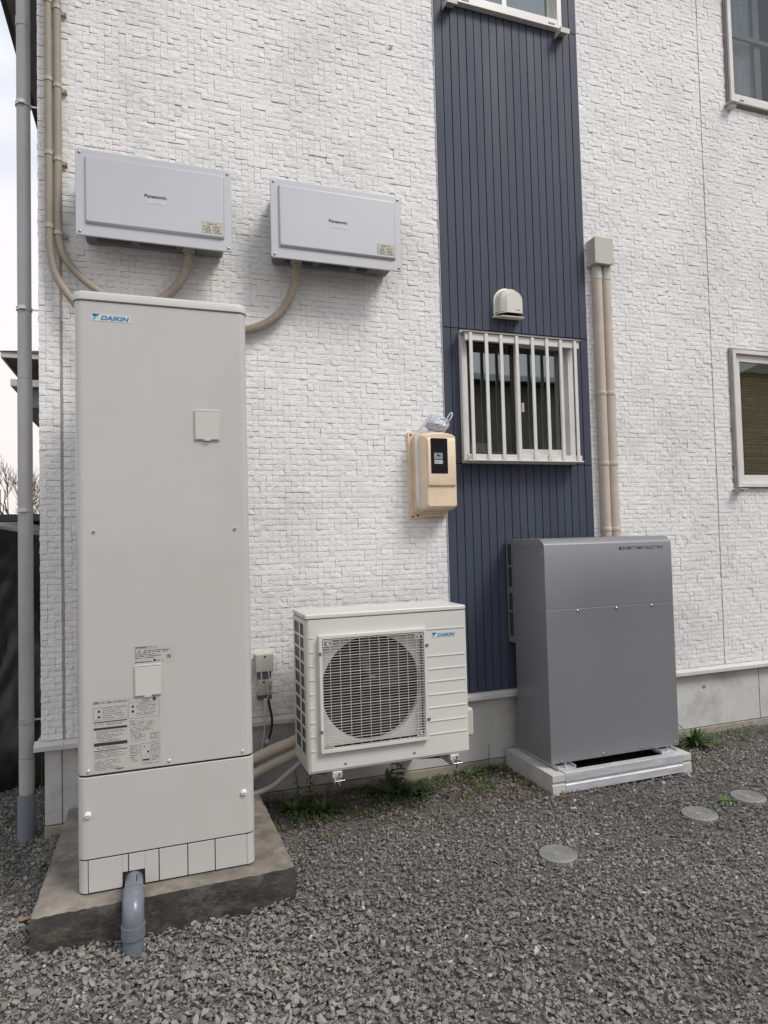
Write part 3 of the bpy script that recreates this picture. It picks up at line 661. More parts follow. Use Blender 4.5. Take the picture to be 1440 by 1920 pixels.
lines(b, -.05, .010, .568, 1, .005, .0018, y, 18)
b.build('printed_marks', 'ink', lab)
text('使用上のご注意', -.217, y-.0003, .8025, .0095, 'ink', lab, 'printed_title', width=.062, bold=.012)
text('DAIKIN', -.143, y-.0003, .5585, .0055, 'ink', lab, 'printed_title', width=.026, bold=.03)
lab = MB().box(-.075, .068, yl-.0004, yl, .936, 1.004).build('rating_sticker', 'labelgrey', tank)
b = MB(); outline(b, -.072, .004, .993, 1.000, y); lines(b, -.069, -.015, .9985, 1, .005, .003, y, 31)
lines(b, -.072, .055, .986, 2, .0065, .0028, y, 32, ragged=.1); lines(b, -.072, .020, .972, 3, .0065, .0028, y, 33, ragged=.3); lines(b, -.072, -.012, .945, 1, .006, .004, y, 34, ragged=0)
b.disc((-.003, y, .947), .005, 'y', .0002, 12); outline(b, .040, .055, .951, .965, y, .001); lines(b, .043, .053, .962, 2, .005, .003, y, 35, ragged=0); lines(b, .006, .030, .947, 1, .006, .003, y, 36)
b.build('printed_marks', 'ink', lab)

# drain pipe from the cut-out into the gravel
dp = thing('drain_pipe', 'grey plastic drain pipe bending from the tank skirt down into gravel', 'pipe', (-.083, 2.47, 0))
dx = -.083
MB().tube([(dx-.002, 2.72, .152), (dx, 2.60, .1475), (dx, 2.545, .1455)], .0315, 24).build('horizontal_pipe', 'pvc', dp, smooth=40)
P = [Vector((dx, 2.50+.033*math.cos(R(a))+.002, .110+.035*math.sin(R(a)))) for a in range(90, -1, -10)]
P = []
c0 = Vector((dx, 2.540, .092)); rad = .053
for a in range(90, 181, 9): P.append(c0+Vector((0, rad*math.cos(R(a)), rad*math.sin(R(a)))))
MB().tube([(dx, 2.565, .1455)]+P+[(dx, 2.487, .068)], .0362, 28).build('elbow', 'pvc', dp, smooth=40)
MB().tube([(dx, 2.578, .1462), (dx, 2.560, .1455)], .0376, 28).build('collar', 'pvc', dp, smooth=40)
MB().tube([(dx, 2.487, .082), (dx, 2.487, .042)], .0400, 28).build('socket', 'pvc', dp, smooth=40, bevel=0)
MB().tube([(dx, 2.487, .0418), (dx, 2.487, -.12)], .0345, 28).build('vertical_pipe', 'pvc', dp, smooth=40)
b = MB(); lines(b, dx-.003, dx+.003, .0, 1, .01, .003, 0, 3); b.bm.free()
b = MB()
for k in range(6): b.box(dx+.008, dx+.0115, 2.586+k*.0085, 2.586+k*.0085+.004, .1765+.0003*k, .1793+.0003*k)
b.build('printed_marks', 'ink', dp)

# ---------------------------------------------------------------- wall mounted inverter boxes
def inverter(x0, label, hx, hb):
    t = thing('inverter_box', label, 'inverter', (x0+.366, WY, 2.9), 'silver inverter boxes on the wall')
    x1 = x0+.733; yf = 3.40
    b = MB(); b.box(x0+.032, x1-.032, yf+.0145, WY-.012, 2.905, 3.278); b.build('casing', 'silverdark', t, bevel=.012, segs=3)
    MB().prism(rrect(x0, x1, 2.870, 3.294, .012, yf+.014, 4), (0, -.012, 0)).build('cover_flange', 'silver', t, bevel=.003)
    # raised middle with sloped edge
    b = MB(); a = [b.bm.verts.new(p) for p in rrect(x0+.040, x1-.036, 2.925, 3.262, .012, yf+.0015, 4)]
    c = [b.bm.verts.new(p) for p in rrect(x0+.048, x1-.044, 2.936, 3.256, .008, yf-.011, 4)]
    for k in range(len(a)): b.bm.faces.new((a[k], a[(k+1) % len(a)], c[(k+1) % len(a)], c[k]))
    b.bm.faces.new(c); b.bm.faces.new(a[::-1]); b.build('cover_panel', 'silver', t, bevel=.004, segs=3)
    for sx in (x0+.018, x1-.018):
        for sz in (2.888, 3.276):
            b = MB(); screw(b, sx, yf+.002, sz, .0065, 'y', .005); b.build('screw', 'screwhead', t, smooth=40)
    b = MB()
    for (a0, a1) in ((x0+.09, x0+.25), (x0+.285, x0+.46), (x0+.5, x0+.56)):
        x = a0
        while x < a1: b.box(x, x+.0045, yf+.05, yf+.135, 2.9025, 2.9045); x += .0095
    b.build('vent_slots', 'black', t)
    yp = yf-.0113
    text('Panasonic', x0+.3635, yp-.0004, 3.090, .0165, 'ink', t, 'logo', width=.104, bold=.03, align='C')
    MB().box(x0+.328, x0+.410, yp-.0005, yp, 3.062, 3.077).build('model_sticker', 'label', t)
    b = MB(); lines(b, x0+.345, x0+.395, 3.072, 1, .01, .004, yp-.0007, 5); b.build('printed_marks', 'labelgrey', t)
    s = MB().box(x0+.583, x0+.684, yp-.0005, yp, 2.948, 3.006).build('warning_sticker', 'labelyellow', t)
    b = MB(); y_ = yp-.0007; outline(b, x0+.585, x0+.682, 2.950, 3.004, y_)
    lines(b, x0+.61, x0+.66, 2.998, 1, .006, .0055, y_, 41); lines(b, x0+.60, x0+.632, 2.986, 5, .0072, .0035, y_, 42); lines(b, x0+.645, x0+.678, 2.986, 5, .0072, .0035, y_, 43)
    for k in range(2):
        for q in (.592, .640): b.prism([(x0+q-.004, y_, 2.963+k*.016), (x0+q+.004, y_, 2.963+k*.016), (x0+q, y_, 2.971+k*.016)], (0, -.0002, 0))
    b.build('printed_marks', 'ink', s)
    return t
inverter(-.336, 'silver inverter box above the tall tank, beside the beige conduits', .19, 0)
inverter(.598, 'silver inverter box further right, hose leaving its lower left end', .75, 0)
def wallhose(pts, label):
    t = thing('conduit_hose', label, 'conduit', pts[0], 'flexible hoses under the inverter boxes')
    hose(pts, .0235, 'hose', 'conduit', t)
    p = Vector(pts[0]); MB().tube([p+Vector((0, 0, .008)), p+Vector((0, 0, -.026))], .030, 20).build('connector', 'conduit_cap', t, smooth=40)
    return t
wallhose([(.186, 3.47, 2.900), (.184, 3.48, 2.845), (.160, 3.51, 2.76), (.105, 3.54, 2.69), (.03, 3.55, 2.62), (-.05, 3.55, 2.5)], 'ribbed beige hose curving down from the left inverter box behind the tank')
wallhose([(.745, 3.47, 2.900), (.745, 3.48, 2.845), (.728, 3.51, 2.74), (.67, 3.54, 2.63), (.57, 3.55, 2.55), (.44, 3.55, 2.50), (.28, 3.55, 2.42), (.1, 3.55, 2.2)], 'ribbed beige hose sweeping left from the right inverter box to the tank')

# two conduits on the left corner
for k, (x, bend, lab_) in enumerate(((-.468, [(-.468, 3.55, 2.93), (-.462, 3.55, 2.82), (-.440, 3.54, 2.72), (-.400, 3.52, 2.64), (-.345, 3.50, 2.56), (-.27, 3.47, 2.46), (-.2, 3.46, 2.3)], 'outer of the two beige conduits running down the house corner'),
                                     (-.428, [(-.428, 3.55, 2.95), (-.420, 3.55, 2.87), (-.396, 3.54, 2.80), (-.340, 3.53, 2.725), (-.265, 3.51, 2.655), (-.17, 3.49, 2.59), (-.06, 3.48, 2.52), (.05, 3.47, 2.4)], 'inner of the two beige conduits, bending behind the tank at its upper rim'))):
    t = thing('conduit', lab_, 'conduit', (x, 3.55, 2.9), 'beige conduits on the house corner')
    P = resample(spline([(x, 3.55, 5.95), (x, 3.55, 5.0), (x, 3.55, 4.0), (x, 3.55, 3.3)]+bend, 10), .02)
    MB().tube(P, .0185, 18).build('tube', 'conduit', t, smooth=60)
    for z in ((3.70, 3.325, 2.958, 4.1, 4.6, 5.1) if k == 0 else (3.673, 3.300, 2.928, 4.075, 4.575, 5.075)):
        b = MB().tube([(x, 3.55, z+.010), (x, 3.55, z-.010)], .0215, 18); b.box(x+.012, x+.040, 3.575, WY-.001, z-.009, z+.009)
        screw(b, x+.036, 3.575, z, .005); b.build('saddle_clip', 'conduit_cap', t, smooth=40)

# ---------------------------------------------------------------- downpipe at the corner
t = thing('downpipe', 'grey rain downpipe beside the white house corner', 'downpipe', (-.614, 3.75, -.06))
MB().tube([(-.612, 3.75, 6.0), (-.612, 3.75, 2.238)], .0325, 24).build('pipe', 'downpipe', t, smooth=40)
MB().tube([(-.612, 3.75, 2.236), (-.613, 3.75, .335)], .0345, 24).build('pipe', 'downpipe', t, smooth=40)
MB().tube([(-.613, 3.75, 4.13), (-.613, 3.75, 4.08)], .0345, 24).build('coupling', 'downpipe', t, smooth=40)
MB().tube([(-.613, 3.75, .333), (-.613, 3.75, .245), (-.614, 3.75, .12)], [.0355, .035, .0335], 24).build('reducer', mat('pale_pvc', (.40, .40, .39), .5, var=.08, vscale=8), t, smooth=40)
b = MB(); rr = [(.0405, .158), (.0405, -.15)]
b.tube([(-.614, 3.75, -.15), (-.614, 3.75, .158)], .0415, 28, cap=False); b.tube([(-.614, 3.75, .158), (-.614, 3.75, -.15)], .0375, 28, cap=False)
b.build('ground_sleeve', 'pvcdark', t, smooth=40)
for z in (3.667, 2.598, 1.569, .519, 4.7):
    b = MB(); b.tube([(-.613, 3.75, z+.009), (-.613, 3.75, z+.003)], .0375, 24); b.tube([(-.613, 3.75, z-.003), (-.613, 3.75, z-.009)], .0375, 24)
    b.tube([(-.613, 3.75, z+.003), (-.613, 3.75, z-.003)], .0362, 24); b.box(-.63, -.60, 3.705, 3.715, z-.009, z+.009); b.box(-.578, CX-.004, 3.748, 3.752, z-.004, z+.004)
    b.build('bracket', 'stainless', t, smooth=40)

# ---------------------------------------------------------------- outdoor fan unit
ax0, ax1, ay0, ay1, az0, az1 = .661, 1.486, 3.052, 3.340, .307, 1.034
ac = thing('heat_pump_unit', 'white outdoor fan unit hung on wall brackets between tank and grey cabinet', 'heat pump', ((ax0+ax1)/2, ay1, az0))
fcx, fcz, fr_ = .991, .662, .252
gx0, gx1, gz0, gz1 = .735, 1.247, .406, .918
# front skin with the fan opening
b = MB(); N = 64
circ = [(fcx+fr_*math.cos(2*math.pi*k/N), fcz+fr_*math.sin(2*math.pi*k/N)) for k in range(N)]
def sqpt(a):
    c, s = math.cos(a), math.sin(a); k = 1/max(abs(c), abs(s)); return fcx+.2565*c*k, fcz+.2565*s*k
outer = [b.bm.verts.new((sqpt(2*math.pi*k/N)[0], ay0+.030, sqpt(2*math.pi*k/N)[1])) for k in range(N)]
inner = [b.bm.verts.new((x, ay0+.030, z)) for x, z in circ]; deep = [b.bm.verts.new((x, ay0+.060, z)) for x, z in circ]
for k in range(N):
    c = (k+1) % N; b.bm.faces.new((outer[k], outer[c], inner[c], inner[k])); b.bm.faces.new((inner[k], inner[c], deep[c], deep[k]))
b.build('fan_shroud', 'ac', ac, smooth=40)
s0x, s1x, s0z, s1z = fcx-.2565, fcx+.2565, fcz-.2565, fcz+.2565
b = MB(); th = .004
b.box(ax0+.018, s0x, ay0, ay0+th, az0, 1.008).box(s1x, ax1, ay0, ay0+th, az0, 1.008).box(s0x, s1x, ay0, ay0+th, az0, s0z).box(s0x, s1x, ay0, ay0+th, s1z, 1.008)
b.build('front_panel', 'ac', ac)
MB().box(ax0+.012, ax1-.003, ay0+.1, ay1-.03, az0+.01, 1.0).build('inner_body', 'black', ac)
MB().box(s1x+.01, ax1-.001, ay0+.0042, ay1, az0, 1.008).build('side_panel', 'ac', ac)
p = [(ax0, ay0+.02, az0), (ax0+.002, ay0+.012, az0), (ax0+.008, ay0+.004, az0), (ax0+.018, ay0, az0), (ax0+.018, ay0+.02, az0)]
MB().prism(p, (0, 0, 1.008-az0)).build('corner_post', 'ac', ac, smooth=50)
MB().box(ax0+.004, ax1-.004, ay0+.006, ay1-.002, az0-.012, az0+.004).build('base_pan', 'ac', ac, bevel=.003)
# top lid
b = MB(); b.box(ax0-.002, ax1+.002, ay0-.004, ay1+.002, 1.0105, az1); b.build('lid', 'ac', ac, bevel=.007, segs=4)
MB().box(ax0+.004, ax1-.004, ay0+.0045, ay1-.004, 1.0075, 1.0108).build('lid_gap', 'black', ac)
# left side lattice
b = MB(); X_ = ax0
ys = [(ay0+.021, ay0+.045), (ay0+.128, ay0+.150), (ay1-.028, ay1)]
for a, c in ys: b.box(X_, X_+.004, a, c, az0, 1.008)
nrow = 10; zz = np.linspace(.375, .985, nrow+1)
gaps = [(ys[0][1], ys[1][0]), (ys[1][1], ys[2][0])]
for (a, c) in gaps:
    b.box(X_, X_+.004, a, c, az0, .372); b.box(X_, X_+.004, a, c, .985, 1.008)
    for z in zz[1:-1]: b.box(X_, X_+.004, a, c, z-.006, z+.006)
b.build('side_lattice', 'ac', ac, bevel=.001, segs=1)
MB().box(ax0+.0045, ax0+.011, ay0+.03, ay1-.01, az0+.012, 1.0).build('side_fins', 'darkfin', ac)
# fan
def fan():
    bm = bmesh.new(); cyf = ay0+.055
    for q in range(3):
        prev = None
        for i in range(9):
            r_ = .05+i*.0235; row = []
            for j in range(9):
                a = q*2*math.pi/3+.35*(i/8)+j/8*1.55-.2; row.append(bm.verts.new((fcx+r_*math.cos(a), cyf-.022+.055*(j/8)-.006*math.sin(i/8*3.1), fcz+r_*math.sin(a))))
            if prev:
                for j in range(8): bm.faces.new((prev[j], prev[j+1], row[j+1], row[j]))
            prev = row
    me = bpy.data.meshes.new('fan_blades'); bm.to_mesh(me); bm.free(); return me
link('fan', fan(), 'fan', ac, smooth=60)
MB().tube([(fcx, ay0+.09, fcz), (fcx, ay0+.035, fcz), (fcx, ay0+.025, fcz)], [.055, .055, .04], 24).build('fan_hub', 'fan', ac, smooth=40)
MB().box(fcx-.03, fcx+.03, ay0+.092, ay0+.099, fcz-.25, fcz+.25).build('motor_stay', 'silverdark', ac)
# front grille
gyf = ay0-.022
b = MB(); o1 = rrect(.717, 1.266, .388, .936, .006, ay0-.0005, 2); i1 = rrect(gx0, gx1, gz0, gz1, .004, gyf, 2)
def ringpart(rs):
    V = [[b.bm.verts.new(p) for p in r] for r in rs]
    for a, c in zip(V, V[1:]):
        for k in range(len(a)): b.bm.faces.new((a[k], a[(k+1) % len(a)], c[(k+1) % len(a)], c[k]))
ringpart([rrect(.717, 1.266, .388, .936, .006, ay0-.0005, 2), rrect(.720, 1.263, .391, .933, .006, gyf-.002, 2), rrect(gx0, gx1, gz0, gz1, .004, gyf-.002, 2), rrect(gx0+.001, gx1-.001, gz0+.001, gz1-.001, .004, ay0-.003, 2)])
fr = b.build('grille_frame', 'ac', ac, bevel=.001, segs=1)
b = MB(); zz = np.linspace(gz0+.006, gz1-.006, 40)
for k, z in enumerate(zz):
    h = .0015 if k % 6 == 3 else .0010
    b.box(gx0-.002, gx1+.002, gyf+.001, gyf+.0028, z-h, z+h)
for x in np.linspace(gx0+.038, gx1-.038, 10): b.box(x-.0009, x+.0009, gyf+.0030, gyf+.0055, gz0, gz1)
for (cx, cz) in ((gx0+.026, gz0+.022), (gx1-.026, gz0+.022), (gx0+.026, gz1-.022), (gx1-.026, gz1-.022)):
    frame_ring(b, cx-.022, cx+.022, cz-.012, cz+.012, gyf-.0015, gyf+.0008, .003); b.box(cx-.005, cx+.005, gyf-.002, gyf+.0006, cz-.005, cz+.005)
b.build('grille_wires', 'grillewire', ac)
b = MB()
for x, z in ((.722, .85), (.722, .49), (1.262, .85), (1.262, .49)): b.box(x-.008, x+.008, gyf-.0045, gyf-.0022, z-.007, z+.007)
b.build('grille_clip', 'silverdark', ac)
for z in (.924, .791, .727, .665, .601, .537, .472, .407): MB().box(1.272, 1.478, ay0-.0035, ay0, z-.003, z+.003).build('pressed_rib', 'ac', ac, bevel=.0014)
for k in range(9): z = .924-k*.0655; MB().box(.676, .699, ay0-.0032, ay0, z-.003, z+.003).build('pressed_rib', 'ac', ac, bevel=.0014)
for x, z in ((.84, .325), (1.19, .33)):
    b = MB(); screw(b, x, ay0, z, .006); b.build('screw', 'screwhead', ac, smooth=40)
b = MB(); screw(b, ax0-.002, ay0+.04, 1.023, .004, 'x'); screw(b, ax0-.002, ay0+.20, 1.023, .004, 'x'); b.build('screw', 'screwhead', ac, smooth=40)
daikin(1.299, ay0-.0003, .880, .132, ac)
MB().box(1.4865, 1.573, 3.16, 3.30, .335, .482).build('valve_cover', 'box', ac, bevel=.016, segs=4)
# wall brackets carrying it
for x, lb in ((.80, 'steel wall bracket under the left end of the white fan unit'), (1.405, 'steel wall bracket under the right end of the white fan unit')):
    t = thing('wall_bracket', lb, 'bracket', (x, WY, .27), 'steel brackets under the fan unit')
    MB().box(x-.016, x+.016, 3.045, WY+.011, .262, .266).box(x-.016, x-.0125, 3.045, WY+.011, .238, .2618).build('arm', 'galv', t)
    MB().prism([(x-.012, 3.11, .261), (x-.012, WY+.01, .261), (x-.012, WY+.01, .10)], (.003, 0, 0)).build('gusset', mat('dull_bracket_steel', (.30, .29, .28), .5, metal=.6, var=.15), t)
    MB().box(x-.024, x+.024, 3.050, 3.09, .2665, .2935).build('rubber_foot', 'galv', t, bevel=.003)
    MB().tube([(x+.005, 3.035, .232), (x+.005, 3.035, .29)], .006, 10).tube([(x+.005, 3.035, .244), (x+.005, 3.035, .256)], .011, 6).tube([(x+.005, 3.035, .2665), (x+.005, 3.035, .274)], .011, 6).build('bolt', 'steel', t)
    MB().box(x-.022, x+.03, 3.020, 3.05, .257, .2615).build('clamp', 'steel', t, bevel=.002)

# ---------------------------------------------------------------- grey battery cabinet with its base
bx0, bx1, by0, by1, bz0, bz1 = 2.031, 2.906, 3.160, 3.500, .122, 1.354
base = thing('equipment_base', 'concrete and galvanised steel base under the grey cabinet', 'base', (2.44, 3.33, 0))
for (a, c) in ((1.976, 2.058), (2.846, 2.905)):
    p = [(a, 3.068, -.03), (a, 3.068, .046), (a, 3.078, .050), (a, 3.078, .058), (a, 3.068, .062), (a, 3.068, .100), (a, 3.56, .100), (a, 3.56, -.03)]
    MB().prism(p, (c-a, 0, 0)).build('concrete_block', 'concrete', base, bevel=.003)
def channel(y, s):
    b = MB(); p = [(2.0585, y, -.0), (2.0585, y, .040), (2.0585, y+s*.006, .044), (2.0585, y+s*.006, .056), (2.0585, y, .060), (2.0585, y, .1035), (2.0585, y+s*.045, .1035), (2.0585, y+s*.045, .1005), (2.0585, y+s*.012, .1005), (2.0585, y+s*.012, -.0)]
    b.prism(p, (.787, 0, 0)); return b.build('steel_channel', 'galv', base, bevel=.0015)
channel(3.0665, 1); channel(3.5615, -1)
MB().box(2.06, 2.845, 3.115, 3.51, .02, .045).build('base_floor', mat('dark_void', (.04, .04, .04), .9), base)
bat = thing('battery_cabinet', 'tall dark grey metal storage battery cabinet in front of the blue strip', 'battery', (2.47, 3.33, .1))
def cab(z0, z1, name, top=False):
    prof = [(by0, z0), (by0, z1)] if not top else [(by0, z0), (by0, z1-.036), (by0+.004, z1-.029), (by0+.034, z1-.004), (by0+.045, z1)]
    p = [(bx0, y, z) for y, z in prof]+[(bx0, by1, z1), (bx0, by1, z0)]
    return MB().prism(p, (bx1-bx0, 0, 0)).build(name, 'battery', bat, bevel=.0022)
cab(bz0, .959, 'lower_body'); cab(.9615, bz1, 'upper_body', True)
MB().box(bx0+.003, bx1-.003, by0+.003, by1-.003, .9585, .962).build('body_gap', mat('bright_edge', (.50, .50, .52), .4, metal=.5), bat)
p = [(bx0-.0025, y, z) for y, z in ((by0+.020, 1.312), (by0+.034, bz1-.004), (by1, bz1-.003), (by1, 1.306))]
MB().prism(p, (.0025, 0, 0)).build('side_cap', 'battery', bat, bevel=.001, segs=1)
# rear left vent duct
vx0, vx1, vy0, vy1 = 2.0295, 2.11, 3.5015, 3.575
b = MB(); b.box(vx0, vx0+.004, vy0, vy0+.012, .735, 1.345).box(vx0, vx0+.004, vy1-.012, vy1, .735, 1.345)
for z0_, z1_ in ((.735, .772), (.915, .927), (1.03, 1.066), (1.185, 1.197), (1.325, 1.345)): b.box(vx0, vx0+.004, vy0+.012, vy1-.012, z0_, z1_)
b.box(vx0+.0041, vx1, vy0, vy1, 1.330, 1.345).box(vx0+.0041, vx1, vy0, vy1, .735, .750)
b.build('vent_duct', 'battery', bat)
MB().box(vx0+.0045, vx1-.001, vy0+.002, vy1-.002, .7505, 1.3295).build('vent_mesh', mat('vent_shadow_mesh', (.035, .035, .037), .7, var=.3, vscale=150), bat)
for z in (1.048, .752):
    b = MB(); screw(b, vx0, vy0+.037, z, .005, 'x', .003); b.build('screw', 'steel', bat, smooth=40)
for x, z in ((2.235, .947), (2.497, .948), (2.745, .949)):
    b = MB(); screw(b, x, by0, z, .0065, 'y', .006); b.build('screw', 'steel', bat, smooth=40)
for x, z in ((2.095, .136), (2.372, .140), (2.635, .140), (2.880, .142)):
    b = MB(); screw(b, x, by0, z, .0055, 'y', .005); b.build('screw', 'steel', bat, smooth=40)
b = MB()
for y_, z in ((3.18, 1.28), (3.19, 1.00), (3.19, .945), (3.37, .975), (3.18, .70), (3.18, .40), (3.18, .15), (3.46, 1.33), (3.30, 1.335)): screw(b, bx0, y_, z, .0048, 'x', .004)
b.build('screw', 'steel', bat, smooth=40)
for x in (2.10, 2.79):
    o = MB().box(x-.055, x+.055, 3.112, 3.50, .1045, .1075).box(x-.055, x-.052, 3.112, 3.50, .1076, .1215).box(x+.052, x+.055, 3.112, 3.50, .1076, .1215).build('mounting_foot', 'galv', bat)
    MB().tube([(x+.005, 3.135, .1076), (x+.005, 3.135, .138)], .006, 10).tube([(x+.005, 3.135, .1077), (x+.005, 3.135, .119)], .0115, 6).build('anchor_bolt', 'steel', o)
text('SUMITOMO ELECTRIC', 2.556, by0-.0004, 1.279, .0175, 'inknavy', bat, 'logo', width=.292, bold=.02)
b = MB(); cx, cz = 2.541, 1.2875; q = .0125
for sx, sz, a in ((0, 1, 0), (1, 0, 0), (0, -1, 0), (-1, 0, 0)):
    u, v = cx+sx*q*.52, cz+sz*q*.52; h = q*.46
    b.prism([(u-h, by0-.0004, v), (u, by0-.0004, v+h), (u+h, by0-.0004, v), (u, by0-.0004, v-h)], (0, -.0003, 0))
b.build('logo_mark', 'inknavy', bat)

# ---------------------------------------------------------------- junction box and ducts right of the blue strip
t = thing('junction_box', 'pale grey junction box on the wall above two beige ducts', 'junction box', (2.778, WY, 3.2))
MB().box(2.709, 2.848, 3.515, WY-.004, 3.122, 3.292).build('box_body', 'box', t, bevel=.002)
MB().box(2.707, 2.850, 3.5, 3.5148, 3.120, 3.294).build('box_lid', 'box', t, bevel=.002)
for sx in (2.719, 2.838):
    for sz in (3.132, 3.282): b = MB(); screw(b, sx, 3.5, sz, .004, 'y', .002); b.build('screw', 'screwhead', t)
for k, x in enumerate((2.762, 2.829)):
    t = thing('duct', ('left' if k == 0 else 'right')+' one of the two pale beige ducts dropping behind the grey cabinet', 'duct', (x, 3.562, .6), 'beige ducts beside the blue strip')
    P = []; z = 3.115; rr = []
    i = 0
    while z > .7: P.append((x, 3.562, z)); rr.append(.0318 if i % 2 else .0308); z -= .0045; i += 1
    MB().tube(P, rr, 20).build('tube', 'conduit_pink', t, smooth=60)
    MB().tube([(x, 3.562, 3.12), (x, 3.562, 3.065), (x, 3.562, 3.035)], [.0325, .0325, .0335], 20).build('connector', 'box', t, smooth=40)
    for z in (2.285, 1.826, 1.40): MB().tube([(x, 3.562, z+.014), (x, 3.562, z+.010), (x, 3.562, z-.010), (x, 3.562, z-.014)], [.0325, .0345, .0345, .0325], 20).build('coupling', 'conduit_pink', t, smooth=60)

# ---------------------------------------------------------------- vent hood
t = thing('vent_hood', 'cream plastic vent hood on the blue strip above the barred window', 'vent', (2.085, WY, 2.73))
b = MB(); rs = []
def arch(x0, x1, z0, z1, y, n=10):
    r = (x1-x0)/2; cx = (x0+x1)/2; ry = min(r, z1-z0-.02); p = [(x0, y, z0)]
    for k in range(n+1): a = math.pi-math.pi*k/n; p.append((cx+r*math.cos(a), y, z1-ry+ry*math.sin(a)))
    p.append((x1, y, z0)); return p
y0 = WY-.0125
for (x0, x1, z0, z1, y) in ((2.000, 2.180, 2.748, 2.915, y0), (2.000, 2.180, 2.748, 2.915, y0-.010), (2.010, 2.174, 2.742, 2.907, y0-.012), (2.020, 2.168, 2.738, 2.895, y0-.060), (2.050, 2.156, 2.738, 2.872, y0-.088)):
    rs.append([b.bm.verts.new(p) for p in arch(x0, x1, z0, z1, y)])
for a, c in zip(rs, rs[1:]):
    for k in range(len(a)-1): b.bm.faces.new((a[k], a[k+1], c[k+1], c[k]))
b.bm.faces.new(rs[-1]); b.build('hood', 'hood', t, smooth=28)
MB().prism([(2.005, y0-.004, 2.752), (2.17, y0-.004, 2.752), (2.15, y0-.07, 2.744), (2.025, y0-.07, 2.744)], (0, 0, .003)).build('inner_grille', 'black', t)
MB().prism([(1.990, y0, 2.726), (2.190, y0, 2.726), (2.172, y0-.080, 2.714), (2.022, y0-.080, 2.714)], (0, 0, .006)).box(2.0, 2.18, y0-.012, y0-.0002, 2.7325, 2.747).build('drip_tray', 'hood', t, bevel=.001, segs=1)
b = MB(); lines(b, 2.112, 2.140, 2.7585, 1, .006, .0055, y0-.0884, 4, ragged=0); b.build('maker_mark', 'ink', t)

# ---------------------------------------------------------------- electricity meter, strap and bag
t = thing('electricity_meter', 'beige electricity meter box with a small black window', 'meter', (1.53, WY, 1.49))
MB().prism(rrect(1.406, 1.640, 1.488, 1.998, .008, WY-.004, 3), (0, -.018, 0)).build('back_plate', 'meter', t, bevel=.003)
MB().prism(rrect(1.432, 1.646, 1.515, 1.985, .030, WY-.0225, 5), (0, -.03, 0)).build('base_box', 'meter', t, bevel=.004)
b = MB(); rs = []
def cov(x0, x1, z0, z1, r, rt, y, n=6):
    p = []
    for cx, cz, a0, rr_ in ((x1-rt, z1-rt*.55, 0, rt), (x0+rt, z1-rt*.55, 90, rt), (x0+r, z0+r, 180, r), (x1-r, z0+r, 270, r)):
        for k in range(n+1):
            a = R(a0+90*k/n); p.append((cx+rr_*math.cos(a), y, cz+(rr_*.55 if a0 < 180 else rr_)*math.sin(a)))
    return p
for (x0, x1, z0, z1, r, rt, y) in ((1.440, 1.658, 1.536, 1.985, .022, .05, WY-.052), (1.438, 1.660, 1.534, 1.986, .022, .05, WY-.066), (1.446, 1.655, 1.538, 1.980, .022, .05, WY-.12), (1.459, 1.650, 1.546, 1.973, .02, .05, WY-.150), (1.468, 1.643, 1.556, 1.966, .015, .045, WY-.158)):
    rs.append([b.bm.verts.new(p) for p in cov(x0, x1, z0, z1, r, rt, y)])
for a, c in zip(rs, rs[1:]):
    for k in range(len(a)): b.bm.faces.new((a[k], a[(k+1) % len(a)], c[(k+1) % len(a)], c[k]))
b.bm.faces.new(rs[-1]); b.bm.faces.new(rs[0][::-1]); b.build('cover', 'meter', t, smooth=30)
ym = WY-.158
b = MB(); b.prism([(1.468, ym+.001, 1.667), (1.468, ym-.010, 1.672), (1.468, ym-.012, 1.68), (1.468, ym-.012, 1.925), (1.468, ym+.001, 1.950)], (.174, 0, 0)); cvp = b.build('cover_front', 'meter', t, bevel=.005, segs=3)
fr = MB().prism(rrect(1.486, 1.590, 1.740, 1.942, .005, ym-.0121, 3), (0, -.0012, 0)).build('viewing_window', 'meterglass', t)
o = MB().box(1.506, 1.557, ym-.0142, ym-.0134, 1.822, 1.858).box(1.506, 1.557, ym-.0142, ym-.0134, 1.795, 1.817).build('meter_plate', 'lcd', t)
MB().box(1.508, 1.558, ym-.0147, ym-.0143, 1.796, 1.816).build('meter_sticker', 'lcdw', t)
b = MB(); b.box(1.520, 1.546, ym-.0147, ym-.0143, 1.838, 1.848); lines(b, 1.508, 1.556, 1.856, 1, .01, .004, ym-.0143, 3); lines(b, 1.508, 1.556, 1.834, 2, .005, .0025, ym-.0143, 4)
outline(b, 1.512, 1.524, 1.800, 1.812, ym-.0148, .0015); lines(b, 1.529, 1.556, 1.812, 2, .006, .003, ym-.0148, 5); b.build('printed_marks', 'ink', t)
b = MB(); b.box(1.485, 1.632, WY-.050, WY-.0226, 1.500, 1.5145); b.build('terminal_cover', 'meter', t, bevel=.003)
b = MB()
for x, z in ((1.425, 1.98), (1.425, 1.502), (1.455, 1.506), (1.55, 1.508)): screw(b, x, WY-.0225, z, .006)
b.build('screw', mat('rusty_screw', (.10, .06, .04), .7, metal=.3), t, smooth=40)
MB().box(1.537, 1.603, WY-.045, WY-.0225, 1.484, 1.4875).build('seal_tab', 'label', t)
